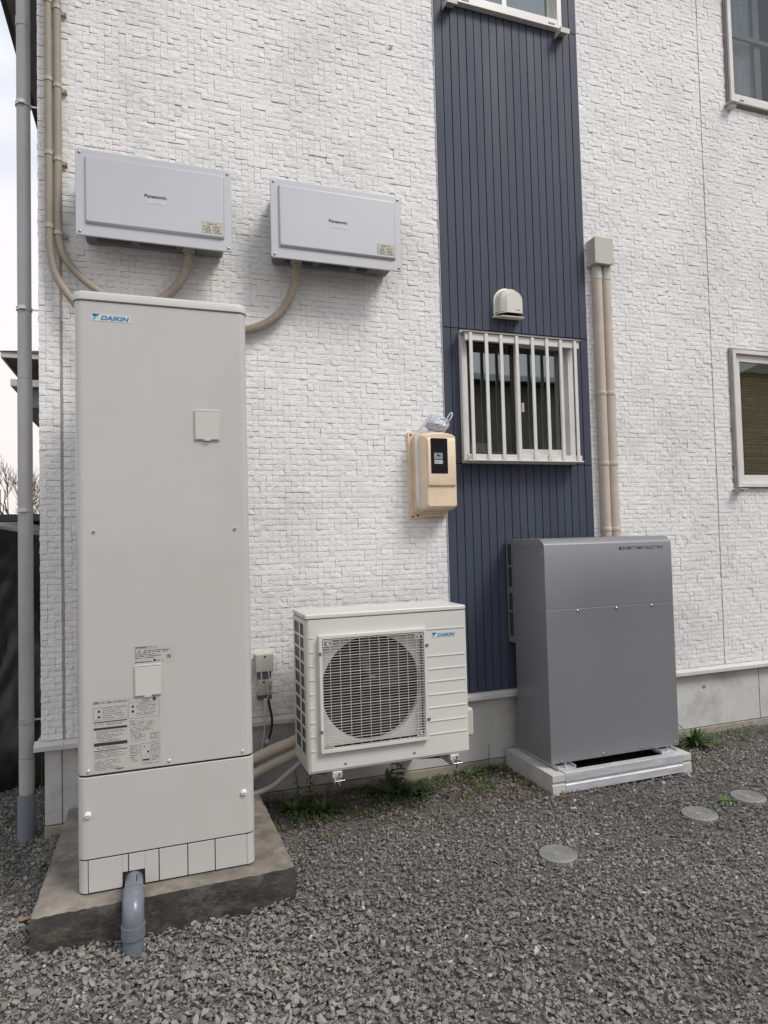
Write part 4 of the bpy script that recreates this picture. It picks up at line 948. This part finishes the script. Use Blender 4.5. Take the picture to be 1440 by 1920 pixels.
# strap
s = MB(); P = spline([(1.438, 3.470, 2.0855), (1.4365, 3.49, 2.075), (1.43, 3.515, 2.0), (1.436, 3.515, 1.978), (1.437, 3.517, 1.95)], 6)
def ribbon(path, w, th, wd_=Vector((0, 1, 0))):
    b = MB(); prev = None
    for p in path:
        a = wd_.normalized()*w/2; n_ = Vector((0, 1, 0))*th
        q = [b.bm.verts.new(p-a), b.bm.verts.new(p+a), b.bm.verts.new(p+a-n_), b.bm.verts.new(p-a-n_)]
        if prev:
            for k in range(4): b.bm.faces.new((prev[k], prev[(k+1) % 4], q[(k+1) % 4], q[k]))
        else: b.bm.faces.new(q[::-1])
        prev = q
    b.bm.faces.new(prev); return b
s.bm.free()
st = ribbon([Vector(p) for p in [(1.520, 3.47, 2.085), (1.475, 3.49, 2.028), (1.440, 3.505, 1.984), (1.4315, 3.505, 1.960), (1.4315, 3.505, 1.60), (1.436, 3.51, 1.560), (1.450, 3.52, 1.535), (1.47, 3.53, 1.528)]], .021, .002, Vector((1, -.35, 0))).build('strap', 'strap', None, origin=(1.43, 3.5, 1.75))
tag(st, 'white strap running down the left side of the beige meter box', 'strap')
bagt = thing('plastic_bag', 'knotted bluish plastic bag lying on top of the beige meter box', 'bag', (1.56, 3.5, 1.985))
bm = bmesh.new(); bmesh.ops.create_icosphere(bm, subdivisions=4, radius=1)
for v in bm.verts:
    n_ = v.co.copy(); k = 1+.20*(float(vnoise(n_.x*2+5, n_.z*2+n_.y, .6, 2))-.5)+.16*(float(vnoise(n_.x*5+9, n_.z*5-n_.y*3, .5, 4))-.5)
    v.co = Vector((1.562+n_.x*.072*k, 3.505+n_.y*.052*k, 2.030+n_.z*(.060 if n_.z > 0 else .040)*k))
me = bpy.data.meshes.new('sack'); bm.to_mesh(me); bm.free(); link('sack', me, 'bag', bagt, smooth=25)
b = MB(); P = spline([(1.612, 3.48, 2.050), (1.622, 3.475, 2.078), (1.640, 3.47, 2.098), (1.646, 3.47, 2.090), (1.636, 3.47, 2.066), (1.620, 3.48, 2.045)], 5)
b.tube(P, .0042, 8); b.build('handle_loop', 'strap', bagt, smooth=60)

# ---------------------------------------------------------------- terminal boxes and cables between tank and fan unit
t = thing('terminal_box', 'upper grey cable terminal box on the wall left of the fan unit', 'terminal box', (.545, WY, .7), 'small cable boxes beside the tank')
MB().box(.499, .594, 3.545, WY-.003, .690, .783).build('cover', 'box', t, bevel=.004)
MB().box(.512, .582, 3.56, WY-.003, .652, .6898).build('socket_body', 'silverdark', t, bevel=.003)
b = MB(); screw(b, .547, 3.545, .770, .005); b.build('screw', 'black', t)
t = thing('terminal_box', 'lower grey cable terminal box hanging below the first one', 'terminal box', (.545, WY, .6), 'small cable boxes beside the tank')
MB().box(.510, .572, 3.555, WY-.003, .565, .648).build('cover', 'box', t, bevel=.004)
MB().box(.508, .584, 3.565, WY-.003, .540, .5648).build('socket_body', 'silverdark', t, bevel=.004)
b = MB(); screw(b, .541, 3.555, .635, .005); b.build('screw', 'black', t)
t = thing('signal_cable', 'thin white cable with tagged connectors hanging left of the fan unit', 'cable', (.55, 3.54, .6))
MB().tube(spline([(.563, 3.548, .70), (.566, 3.535, .66), (.562, 3.53, .62), (.560, 3.53, .58), (.550, 3.53, .53), (.541, 3.53, .47), (.537, 3.53, .40), (.520, 3.52, .31), (.480, 3.50, .24)], 6), .0028, 8).build('wire', 'cablew', t, smooth=60)
MB().tube(spline([(.527, 3.548, .69), (.524, 3.535, .65), (.505, 3.53, .61), (.48, 3.52, .57)], 5), .003, 8).build('wire', 'cablew', t, smooth=60)
MB().box(.548, .580, 3.522, 3.538, .582, .645).build('tag', 'box', t, bevel=.002)
b = MB(); lines(b, .560, .574, .628, 4, .009, .004, 3.5215, 3); b.build('printed_marks', 'ink', t)
MB().box(.534, .553, 3.522, 3.536, .470, .555).build('connector', 'cablew', t, bevel=.004)
MB().box(.530, .544, 3.524, 3.534, .43, .469).build('connector', 'cablew', t, bevel=.003)
t = thing('power_cable', 'black power cable looping below the terminal boxes', 'cable', (.57, 3.54, .5))
MB().tube(spline([(.556, 3.54, .56), (.568, 3.535, .50), (.577, 3.535, .44), (.571, 3.535, .38), (.555, 3.535, .335)], 6), .0065, 10).build('sheath', 'cableb', t, smooth=60)
MB().tube([(.558, 3.535, .340), (.545, 3.535, .320)], .0085, 10).build('white_band', 'cablew', t)
MB().tube(spline([(.546, 3.535, .32), (.52, 3.53, .28), (.48, 3.52, .25)], 5), .0025, 8).build('wire', 'cableb', t)
for k, (pts, r, lb) in enumerate((([(.30, 3.47, .20), (.42, 3.46, .255), (.55, 3.45, .305), (.68, 3.44, .345), (.80, 3.42, .40)], .026, 'upper beige pipe sleeve between tank and fan unit'),
                                  ([(.30, 3.45, .125), (.42, 3.44, .185), (.55, 3.43, .240), (.68, 3.42, .287), (.80, 3.40, .35)], .025, 'middle beige pipe sleeve between tank and fan unit'),
                                  ([(.34, 3.40, .11), (.46, 3.40, .118), (.55, 3.40, .142), (.63, 3.40, .195), (.70, 3.39, .25), (.76, 3.38, .31)], .014, 'thin ribbed drain hose sagging below the beige pipe sleeves'))):
    t = thing('pipe_sleeve', lb, 'pipe', pts[2], 'pipes between tank and fan unit')
    if k < 2: MB().tube(spline(pts, 8), r, 18).build('tube', 'conduit_pink' if k == 0 else 'conduit_cap', t, smooth=60)
    else: hose(pts, r, 'tube', 'downpipe', t)

# ---------------------------------------------------------------- inspection covers in the gravel
zg_ = lambda x, y: float(gh(x, y))+.008
covers = [(1.636, 2.518, .081), (2.520, 2.624, .083), (2.888, 2.672, .083)]
for (x, y, r), lb in zip(covers, ('round grey inspection cover nearest the camera in the gravel', 'round grey inspection cover in the gravel, the middle one', 'round grey inspection cover furthest right with a weed beside it')):
    z = zg_(x, y); t = thing('inspection_cover', lb, 'drain cover', (x, y, z), 'round inspection covers in the gravel')
    MB().lathe((x, y, z-.05), [(r, 0), (r, .052), (r-.003, .0555), (r-.008, .0555), (r-.009, .052)], 40).build('rim', 'lid', t, smooth=30)
    b = MB().lathe((x, y, z-.04), [(r-.0095, 0), (r-.0095, .0435), (r-.011, .045)], 40)
    b.build('lid', 'lid', t, smooth=30)
    b = MB()
    for q in (.30, .52, .74):
        R_ = (r-.012)*q; n = int(R_*2*math.pi/.008)
        for k in range(n):
            a = 2*math.pi*k/n; b.box(x+R_*math.cos(a)-.0024, x+R_*math.cos(a)+.0024, y+R_*math.sin(a)-.0024, y+R_*math.sin(a)+.0024, z+.005, z+.0068)
    for q in (.42, .64, .88):
        R_ = (r-.012)*q; n = 40; P = [Vector((x+R_*math.cos(2*math.pi*k/n), y+R_*math.sin(2*math.pi*k/n), z+.0052)) for k in range(n+1)]
        b.tube(P, .0012, 5, cap=False)
    for k in range(24):
        a = 2*math.pi*k/24; b.box(x+(r-.018)*math.cos(a)-.003, x+(r-.018)*math.cos(a)+.003, y+(r-.018)*math.sin(a)-.003, y+(r-.018)*math.sin(a)+.003, z+.005, z+.0075)
    b.build('raised_pattern', 'lid', t)

# ---------------------------------------------------------------- gravel
def hulls(n, npts):
    out = []
    for _ in range(n):
        bm = bmesh.new()
        sh = np.array([1, random.uniform(.5, .9), random.uniform(.24, .52)])
        for _ in range(npts):
            p = rng.normal(size=3); p /= np.linalg.norm(p); bm.verts.new(p*sh*rng.uniform(.8, 1.05))
        r = bmesh.ops.convex_hull(bm, input=bm.verts); bmesh.ops.delete(bm, geom=list(set(r['geom_interior']+r['geom_unused'])), context='VERTS')
        bm.verts.index_update(); bmesh.ops.triangulate(bm, faces=bm.faces); bm.verts.ensure_lookup_table(); bm.verts.index_update()
        out.append((np.array([v.co for v in bm.verts]), np.array([[v.index for v in f.verts] for f in bm.faces]))); bm.free()
    return out
def in_rect(x, y, a, b, c, d): return (x > a) & (x < b) & (y > c) & (y < d)
def scatter_pts():
    dens = 9500; A = (-2.2, 6.0, 1.0, 4.9); n = int(dens*(A[1]-A[0])*(A[3]-A[2]))
    x = rng.uniform(A[0], A[1], n); y = rng.uniform(A[2], A[3], n)
    # keep what the camera or a step to the side can see
    c, s = math.cos(R(19.2)), math.sin(R(19.2)); d = s*x+c*y; l = c*x-s*y
    k = (np.abs(l) < .66*d+.85) & (d > 1.25)
    k &= ~in_rect(x, y, -.40, .49, 2.59, 3.6) & ~in_rect(x, y, 1.99, 2.9, 3.08, 3.6) & ~((y > 3.605) & (x > -.51))
    for cx, cy, r in covers: k &= np.hypot(x-cx, y-cy) > r+.008
    # thinner and finer near the wall and far away
    k &= rng.random(n) < np.where(d > 4.2, .6, 1.)
    under = in_rect(x, y, .5, 1.75, 3.12, 3.7); k &= ~(under & (rng.random(n) < .55))
    return x[k], y[k], d[k]
def build_stones(x, y, size, zoff, name, label, seed):
    T = hulls(36, 10); n = len(x); rg = np.random.default_rng(seed); which = rg.integers(0, len(T), n)
    Vs, Fs, tone, b = [], [], [], 0
    for k, (V, F) in enumerate(T):
        m = which == k; c = m.sum()
        if not c: continue
        yaw = rg.uniform(0, 2*math.pi, c); t1 = rg.normal(0, .38, c); t2 = rg.normal(0, .38, c); s = size[m]
        P = V[None]*s[:, None, None]
        cy_, sy_ = np.cos(yaw)[:, None], np.sin(yaw)[:, None]; X_, Y_, Z_ = P[..., 0], P[..., 1], P[..., 2]
        c1, s1 = np.cos(t1)[:, None], np.sin(t1)[:, None]; Y2 = Y_*c1-Z_*s1; Z2 = Y_*s1+Z_*c1
        c2, s2 = np.cos(t2)[:, None], np.sin(t2)[:, None]; X3 = X_*c2+Z2*s2; Z3 = -X_*s2+Z2*c2
        X4 = X3*cy_-Y2*sy_; Y4 = X3*sy_+Y2*cy_
        W_ = np.stack([X4+x[m][:, None], Y4+y[m][:, None], Z3+(gh(x[m], y[m])+zoff[m])[:, None]], -1)
        Vs.append(W_.reshape(-1, 3)); Fs.append((F[None]+(np.arange(c)*len(V))[:, None, None]+b).reshape(-1, 3)); b += c*len(V)
        tn = np.clip(rg.normal(.45, .2, c)+.45*(vnoise(x[m], y[m], .5, 8)-.5), 0, .9); tn[rg.random(c) < .012] = 1.; q = rg.random(c) < .03+.5*sstep(2.85, 3.35, y[m])*(1-sstep(2.1, 2.6, x[m]))*sstep(.3, .7, x[m])+.35*sstep(3.1, 3.4, y[m])*sstep(2.9, 3.1, x[m]); tn[q] = .93
        tone.append(np.repeat(tn, len(V)))
    me = np_mesh(name, np.concatenate(Vs), [np.concatenate(Fs)]); flat(me)
    a = me.attributes.new('tone', 'FLOAT', 'POINT'); a.data.foreach_set('value', np.concatenate(tone).astype(np.float32))
    return tag(link(name, me, 'gravel'), label, 'gravel', kind='stuff')
x, y, d = scatter_pts(); n = len(x)
size = np.where(rng.random(n) < .14, rng.uniform(.011, .018, n), rng.uniform(.0043, .0105, n))*np.where(d > 2.6, .88, 1.0)
# coarser heap in front of the slab
heap = np.exp(-((x-.35)**2/.5+(y-2.2)**2/.18)); size *= 1+.25*heap
build_stones(x, y, size, rng.uniform(-.002, .011, n)*np.clip(size/.011, .7, 1.3), 'gravel', 'loose grey crushed stone covering the yard', 5)

# ---------------------------------------------------------------- plants, litter
def leaf(b, p, d, L_, w, droop=.3, fold=.15):
    """a leaf of 3 segments from p along d"""
    p = Vector(p); d = Vector(d).normalized(); side = d.cross(Vector((0, 0, 1)))
    side = side.normalized() if side.length > 1e-3 else Vector((1, 0, 0)); prev = None
    for k in range(5):
        t = k/4; ww = w*math.sin(math.pi*min(1, t*.86+.10))*.5; c = p+d*L_*t+Vector((0, 0, -droop*L_*t*t))
        cur = (b.bm.verts.new(c-side*ww+Vector((0, 0, fold*ww))), b.bm.verts.new(c), b.bm.verts.new(c+side*ww+Vector((0, 0, fold*ww))))
        if prev:
            b.bm.faces.new((prev[0], prev[1], cur[1], cur[0])); b.bm.faces.new((prev[1], prev[2], cur[2], cur[1]))
        prev = cur
def zg(x, y): return float(gh(x, y))
def rosette(x, y, n, L_, w, lift, label, m='leaf', name='weed', group=None, cat='weed'):
    z = zg(x, y); t = thing(name, label, cat, (x, y, z), group); b = MB()
    for k in range(n):
        a = random.uniform(0, 2*math.pi); e = random.uniform(lift*.4, lift); l = L_*random.uniform(.6, 1.1)
        leaf(b, (x+.01*math.cos(a), y+.01*math.sin(a), z+.004), (math.cos(a)*math.cos(e), math.sin(a)*math.cos(e), math.sin(e)), l, w*random.uniform(.7, 1.1), random.uniform(.2, .6))
    b.build('foliage', m, t); return t
def stemmed(x, y, h, n, L_, w, label, m='leafd', lean=(0, 0), group=None):
    z = zg(x, y); t = thing('tall_weed', label, 'weed', (x, y, z), group); top = Vector((x+lean[0], y+lean[1], z+h))
    P = spline([(x, y, z-.01), (x+lean[0]*.3, y+lean[1]*.3, z+h*.5), top], 6)
    MB().tube(P, [.0026*(1-.5*i/len(P)) for i in range(len(P))], 6).build('stem', 'leafd', t)
    b = MB()
    for k in range(n):
        q = P[min(len(P)-1, int((.12+.88*k/n)*len(P)))]; a = k*2.4+random.uniform(-.4, .4); e = random.uniform(.1, .6); f = 1-.55*k/n
        leaf(b, q, (math.cos(a)*math.cos(e), math.sin(a)*math.cos(e), math.sin(e)), L_*f*random.uniform(.7, 1.1), w*f, .5)
    b.build('foliage', m, t); return t
G = 'weeds along the foundation'
stemmed(1.245, 3.48, .30, 34, .085, .028, 'tall dark leafy weed growing under the right half of the fan unit', lean=(.02, -.02), group=G)
rosette(1.20, 3.44, 30, .19, .040, .85, 'dark weed with long toothed leaves under the fan unit', 'leafd', group=G)
rosette(1.34, 3.40, 44, .12, .026, .9, 'low dark weed spreading right of the tall weed under the fan unit', 'leafd', group=G)
stemmed(.76, 3.50, .26, 26, .045, .013, 'thin upright weed under the left corner of the fan unit', 'leafd', (.03, 0), G)
stemmed(.70, 3.48, .22, 24, .045, .013, 'thin weed between the slab and the fan unit', 'leaf', (-.02, 0), G)
rosette(.80, 3.36, 60, .12, .022, 1.15, 'green weed tuft below the left end of the fan unit', 'leaf', group=G)
rosette(.66, 3.42, 46, .11, .020, 1.1, 'green weed tuft against the tank slab', 'leaf', group=G)
rosette(3.27, 3.42, 54, .20, .024, 1.25, 'green weed with narrow leaves right of the grey cabinet', 'leaf', group=G)
rosette(3.45, 3.50, 20, .07, .014, .9, 'small green weed against the foundation right of the narrow leaved one', 'leaf', group=G)
stemmed(1.86, 3.56, .15, 12, .022, .007, 'thin bare stemmed weed before the foundation left of the grey cabinet', 'leafd', (.005, 0), G)
rosette(1.72, 3.52, 40, .08, .016, .9, 'small weed tuft right of the fan unit at the wall foot', 'leaf', group=G)
rosette(1.92, 3.53, 36, .07, .014, .9, 'small weed tuft just left of the cabinet base', 'leaf', group=G)
rosette(2.76, 2.69, 36, .06, .012, .6, 'small weed between the two right inspection covers', 'leaf')
stemmed(-.535, 3.66, .42, 30, .028, .008, 'thin weed standing between downpipe and house corner', 'leafd', (.0, .03))
rosette(-.46, 3.32, 40, .06, .010, .7, 'weed tuft left of the tank slab by the downpipe', 'moss')
def litter(n, area, m, name, label, cat, sz, zo=.012, seed=1, clump=.5):
    rg = np.random.default_rng(seed); b = MB(); c = 0
    while c < n:
        x = rg.uniform(area[0], area[1]); y = rg.uniform(area[2], area[3])
        if clump and float(vnoise(x, y, .14, seed)) < clump: continue
        if (-.41 < x < .5 and y > 2.57) or (1.97 < x < 2.91 and y > 3.06): continue
        a = rg.uniform(0, 2*math.pi); e = rg.uniform(0, 1.1)
        leaf(b, (x, y, zg(x, y)+zo*rg.random()), (math.cos(a)*math.cos(e), math.sin(a)*math.cos(e), math.sin(e)*.7), sz*rg.uniform(.5, 1.3), sz*rg.uniform(.2, .5), rg.uniform(-.3, .8)); c += 1
    return tag(b.build(name, m), label, cat, kind='stuff')
litter(2400, (.52, 2.0, 3.22, 3.60), 'moss', 'ground_cover', 'low green weeds and moss along the wall foot', 'ground cover', .022, .016, 3, .42)
litter(900, (2.92, 5.2, 3.32, 3.60), 'moss', 'ground_cover', 'sparse green growth along the wall foot right of the cabinet', 'ground cover', .022, .016, 6, .45)
litter(700, (-1.0, -.42, 2.7, 4.2), 'moss', 'ground_cover', 'thin moss left of the tank slab', 'ground cover', .018, .014, 9, .6)
litter(800, (.7, 2.1, 3.0, 3.58), 'dry', 'dry_leaves', 'brown dry leaf litter under and right of the fan unit', 'leaf litter', .026, .018, 4, .45)
litter(420, (2.95, 5.2, 3.1, 3.55), 'dry', 'dry_leaves', 'brown dry litter by the wall at the right', 'leaf litter', .026, .018, 5, .45)
litter(70, (-1, 4, 1.4, 3.0), 'dry', 'dry_leaves', 'scattered dry leaf bits over the gravel', 'leaf litter', .018, .014, 7, 0)
b = MB(); leaf(b, (-.485, 2.80, zg(-.485, 2.8)+.016), (1, .2, .12), .05, .028, .1); tag(b.build('fallen_leaf', mat('orange_leaf', (.32, .15, .06), .8, var=.3), origin=None), 'single orange brown fallen leaf left of the tank slab', 'leaf')

# ---------------------------------------------------------------- beyond the corner
def tarp():
    bm = bmesh.new(); nx, nz = 90, 90; V = {}
    for i in range(nx+1):
        for j in range(nz+1):
            u, v = i/nx, j/nz; x = -2.4+u*1.95
            top = 1.52-.10*max(0, (x+.95))*2
            if v < .85:
                z = -.1+(top+.1)*v/.85; y = 4.62+.05*math.sin(v*7+x*3)
            else: z = top+.05*math.sin((v-.85)/.15*math.pi/2); y = 4.62+(v-.85)/.15*1.2
            f = .05*float(vnoise(x*2.0+z*.35, z*.22, .25, 2))+.030*abs(float(vnoise(x*2.6-z*.9, z*.5, .22, 6))-.5)+.010*float(vnoise(x*3, z*1.2, .1, 9))
            y -= f*1.6; V[i, j] = bm.verts.new((x, y, z))
    for i in range(nx):
        for j in range(nz): bm.faces.new((V[i, j], V[i+1, j], V[i+1, j+1], V[i, j+1]))
    me = bpy.data.meshes.new('sheet'); bm.to_mesh(me); bm.free(); return me
t = thing('covered_stack', 'stack wrapped in wrinkled black plastic sheet beyond the house corner', 'covered stack', (-1.4, 4.7, -.07))
link('sheet', tarp(), 'tarp', t, smooth=40)
MB().box(-2.35, -.66, 4.75, 5.7, -.1, 1.45).build('stack_core', 'black', t)
t = thing('lean_to_roof', 'dark flat board roof behind the black sheet', 'shed', (-1.5, 6.2, 0))
MB().box(-3.2, -.62, 5.85, 7.4, 1.585, 1.64).build('roof_board', mat('dark_board', (.06, .06, .062), .6, var=.2), t)
for x in (-3.1, -1.9, -.75): MB().box(x-.04, x+.04, 5.95, 6.03, -.1, 1.584).build('post', 'soffitb', t)
MB().box(-3.15, -.66, 7.3, 7.34, -.1, 1.584).build('back_board', 'soffitb', t)
# neighbour house behind
t = thing('neighbour_house', 'neighbouring house with a brown roof and deep eaves behind the corner', 'house', (1.5, 18, 0))
MB().box(-1.55, 6, 15.2, 22, -.1, 4.97).build('wall', 'nwall', t)
MB().box(-2.66, 7, 14.0, 23, 4.985, 5.03).build('soffit', 'soffitb', t)
MB().box(-2.68, 7.02, 13.97, 13.998, 4.95, 5.06).box(-2.69, -2.662, 13.998, 23, 4.95, 5.06).build('fascia', 'nwhite', t)
b = MB(); v = [b.bm.verts.new(p) for p in ((-2.70, 13.94, 5.063), (7.05, 13.94, 5.063), (7.05, 23.05, 5.063), (-2.7, 23.05, 5.063), (1.2, 17.9, 6.4), (3.2, 19, 6.4))]
for f in ((0, 3, 2, 1), (0, 1, 5, 4), (1, 2, 5), (2, 3, 4, 5), (3, 0, 4)): b.bm.faces.new([v[i] for i in f])
b.build('roof', 'roof', t)
MB().box(-2.53, -1.56, 14.0, 16.8, 4.42, 4.55).build('balcony_beam', 'nwhite', t)
MB().box(-2.42, -1.57, 14.12, 16.5, 4.04, 4.415).build('balcony_panel', 'silverdark', t)
MB().prism([(-2.25, 15.6, 3.55), (-1.57, 15.6, 3.95), (-1.57, 15.6, 3.55)], (0, 2.5, 0)).build('porch_roof', 'soffitb', t)
MB().box(-2.22, -1.57, 15.7, 18, 3.42, 3.54).build('porch_soffit', 'soffit', t)
# bare trees
def bare_tree(x, y, h, seed, label):
    rg = random.Random(seed); t = thing('bare_tree', label, 'tree', (x, y, 0), 'leafless trees on the horizon')
    tr = MB(); br = MB()
    def grow(p, d, l, r, lev):
        q = p+d*l; mid = p+d*l*.5+Vector((rg.uniform(-1, 1), rg.uniform(-1, 1), 0))*l*.05
        (tr if lev == 0 else br).tube([p, mid, q], [r, r*.85, r*.65], 5, cap=False)
        if lev >= 5: return
        for k in range(3 if lev else 5):
            a = rg.uniform(0, 2*math.pi); s = rg.uniform(.25, .6); nd = (d+Vector((math.cos(a)*s, math.sin(a)*s, rg.uniform(.0, .3)))).normalized()
            grow(p+(q-p)*rg.uniform(.55, 1), nd, l*rg.uniform(.55, .8), max(r*.45, .006), lev+1)
    grow(Vector((x, y, -.1)), Vector((0, 0, 1)), h*.33, h*.016, 0)
    tr.build('trunk', 'bark', t); br.build('crown', 'bark', t)
bare_tree(-6.35, 30, 6.6, 3, 'taller leafless tree at the left edge of the sky')
bare_tree(-5.45, 31, 6.2, 8, 'leafless tree just left of the grey downpipe')
bare_tree(-4.45, 29, 5.0, 5, 'small leafless tree between downpipe and house corner')
# houses across the yard behind the camera; they show only as reflections in the panes
def far_house(x0, x1, y, h, ridge, label, m, win=True, hip=2.6):
    t = thing('opposite_house', label, 'house', ((x0+x1)/2, y, 0), 'houses opposite, reflected in the windows')
    MB().box(x0, x1, y-7, y, -.1, h).build('wall', m, t)
    b = MB(); e = .6; v = [b.bm.verts.new(p) for p in ((x0-e, y+e, h), (x1+e, y+e, h), (x1+e, y-7-e, h), (x0-e, y-7-e, h), (x0+hip, y-3.5, h+ridge), (x1-hip, y-3.5, h+ridge))]
    for f in ((0, 3, 2, 1), (0, 1, 5, 4), (1, 2, 5), (2, 3, 4, 5), (3, 0, 4)): b.bm.faces.new([v[i] for i in f])
    b.build('roof', 'roof', t)
    for x in (np.arange(x0+1.2, x1-1, 3.4) if win else ()):
        for z in (.9,):
            f = MB(); frame_ring(f, x, x+1.4, z, z+1.1, y+.002, y+.05, .06); f = f.build('window', 'alu', t); MB().box(x+.06, x+1.34, y+.003, y+.02, z+.06, z+1.04).build('pane', 'meterglass', f)
far_house(3.2, 14.0, -8.5, 5.4, 1.3, 'brown rendered house opposite, reflected in the barred window', 'nwall')
far_house(18.55, 38, -9.5, 6.4, 3.4, 'house opposite with a dark hip roof, reflected in the right window', 'soffitb', False, 9)
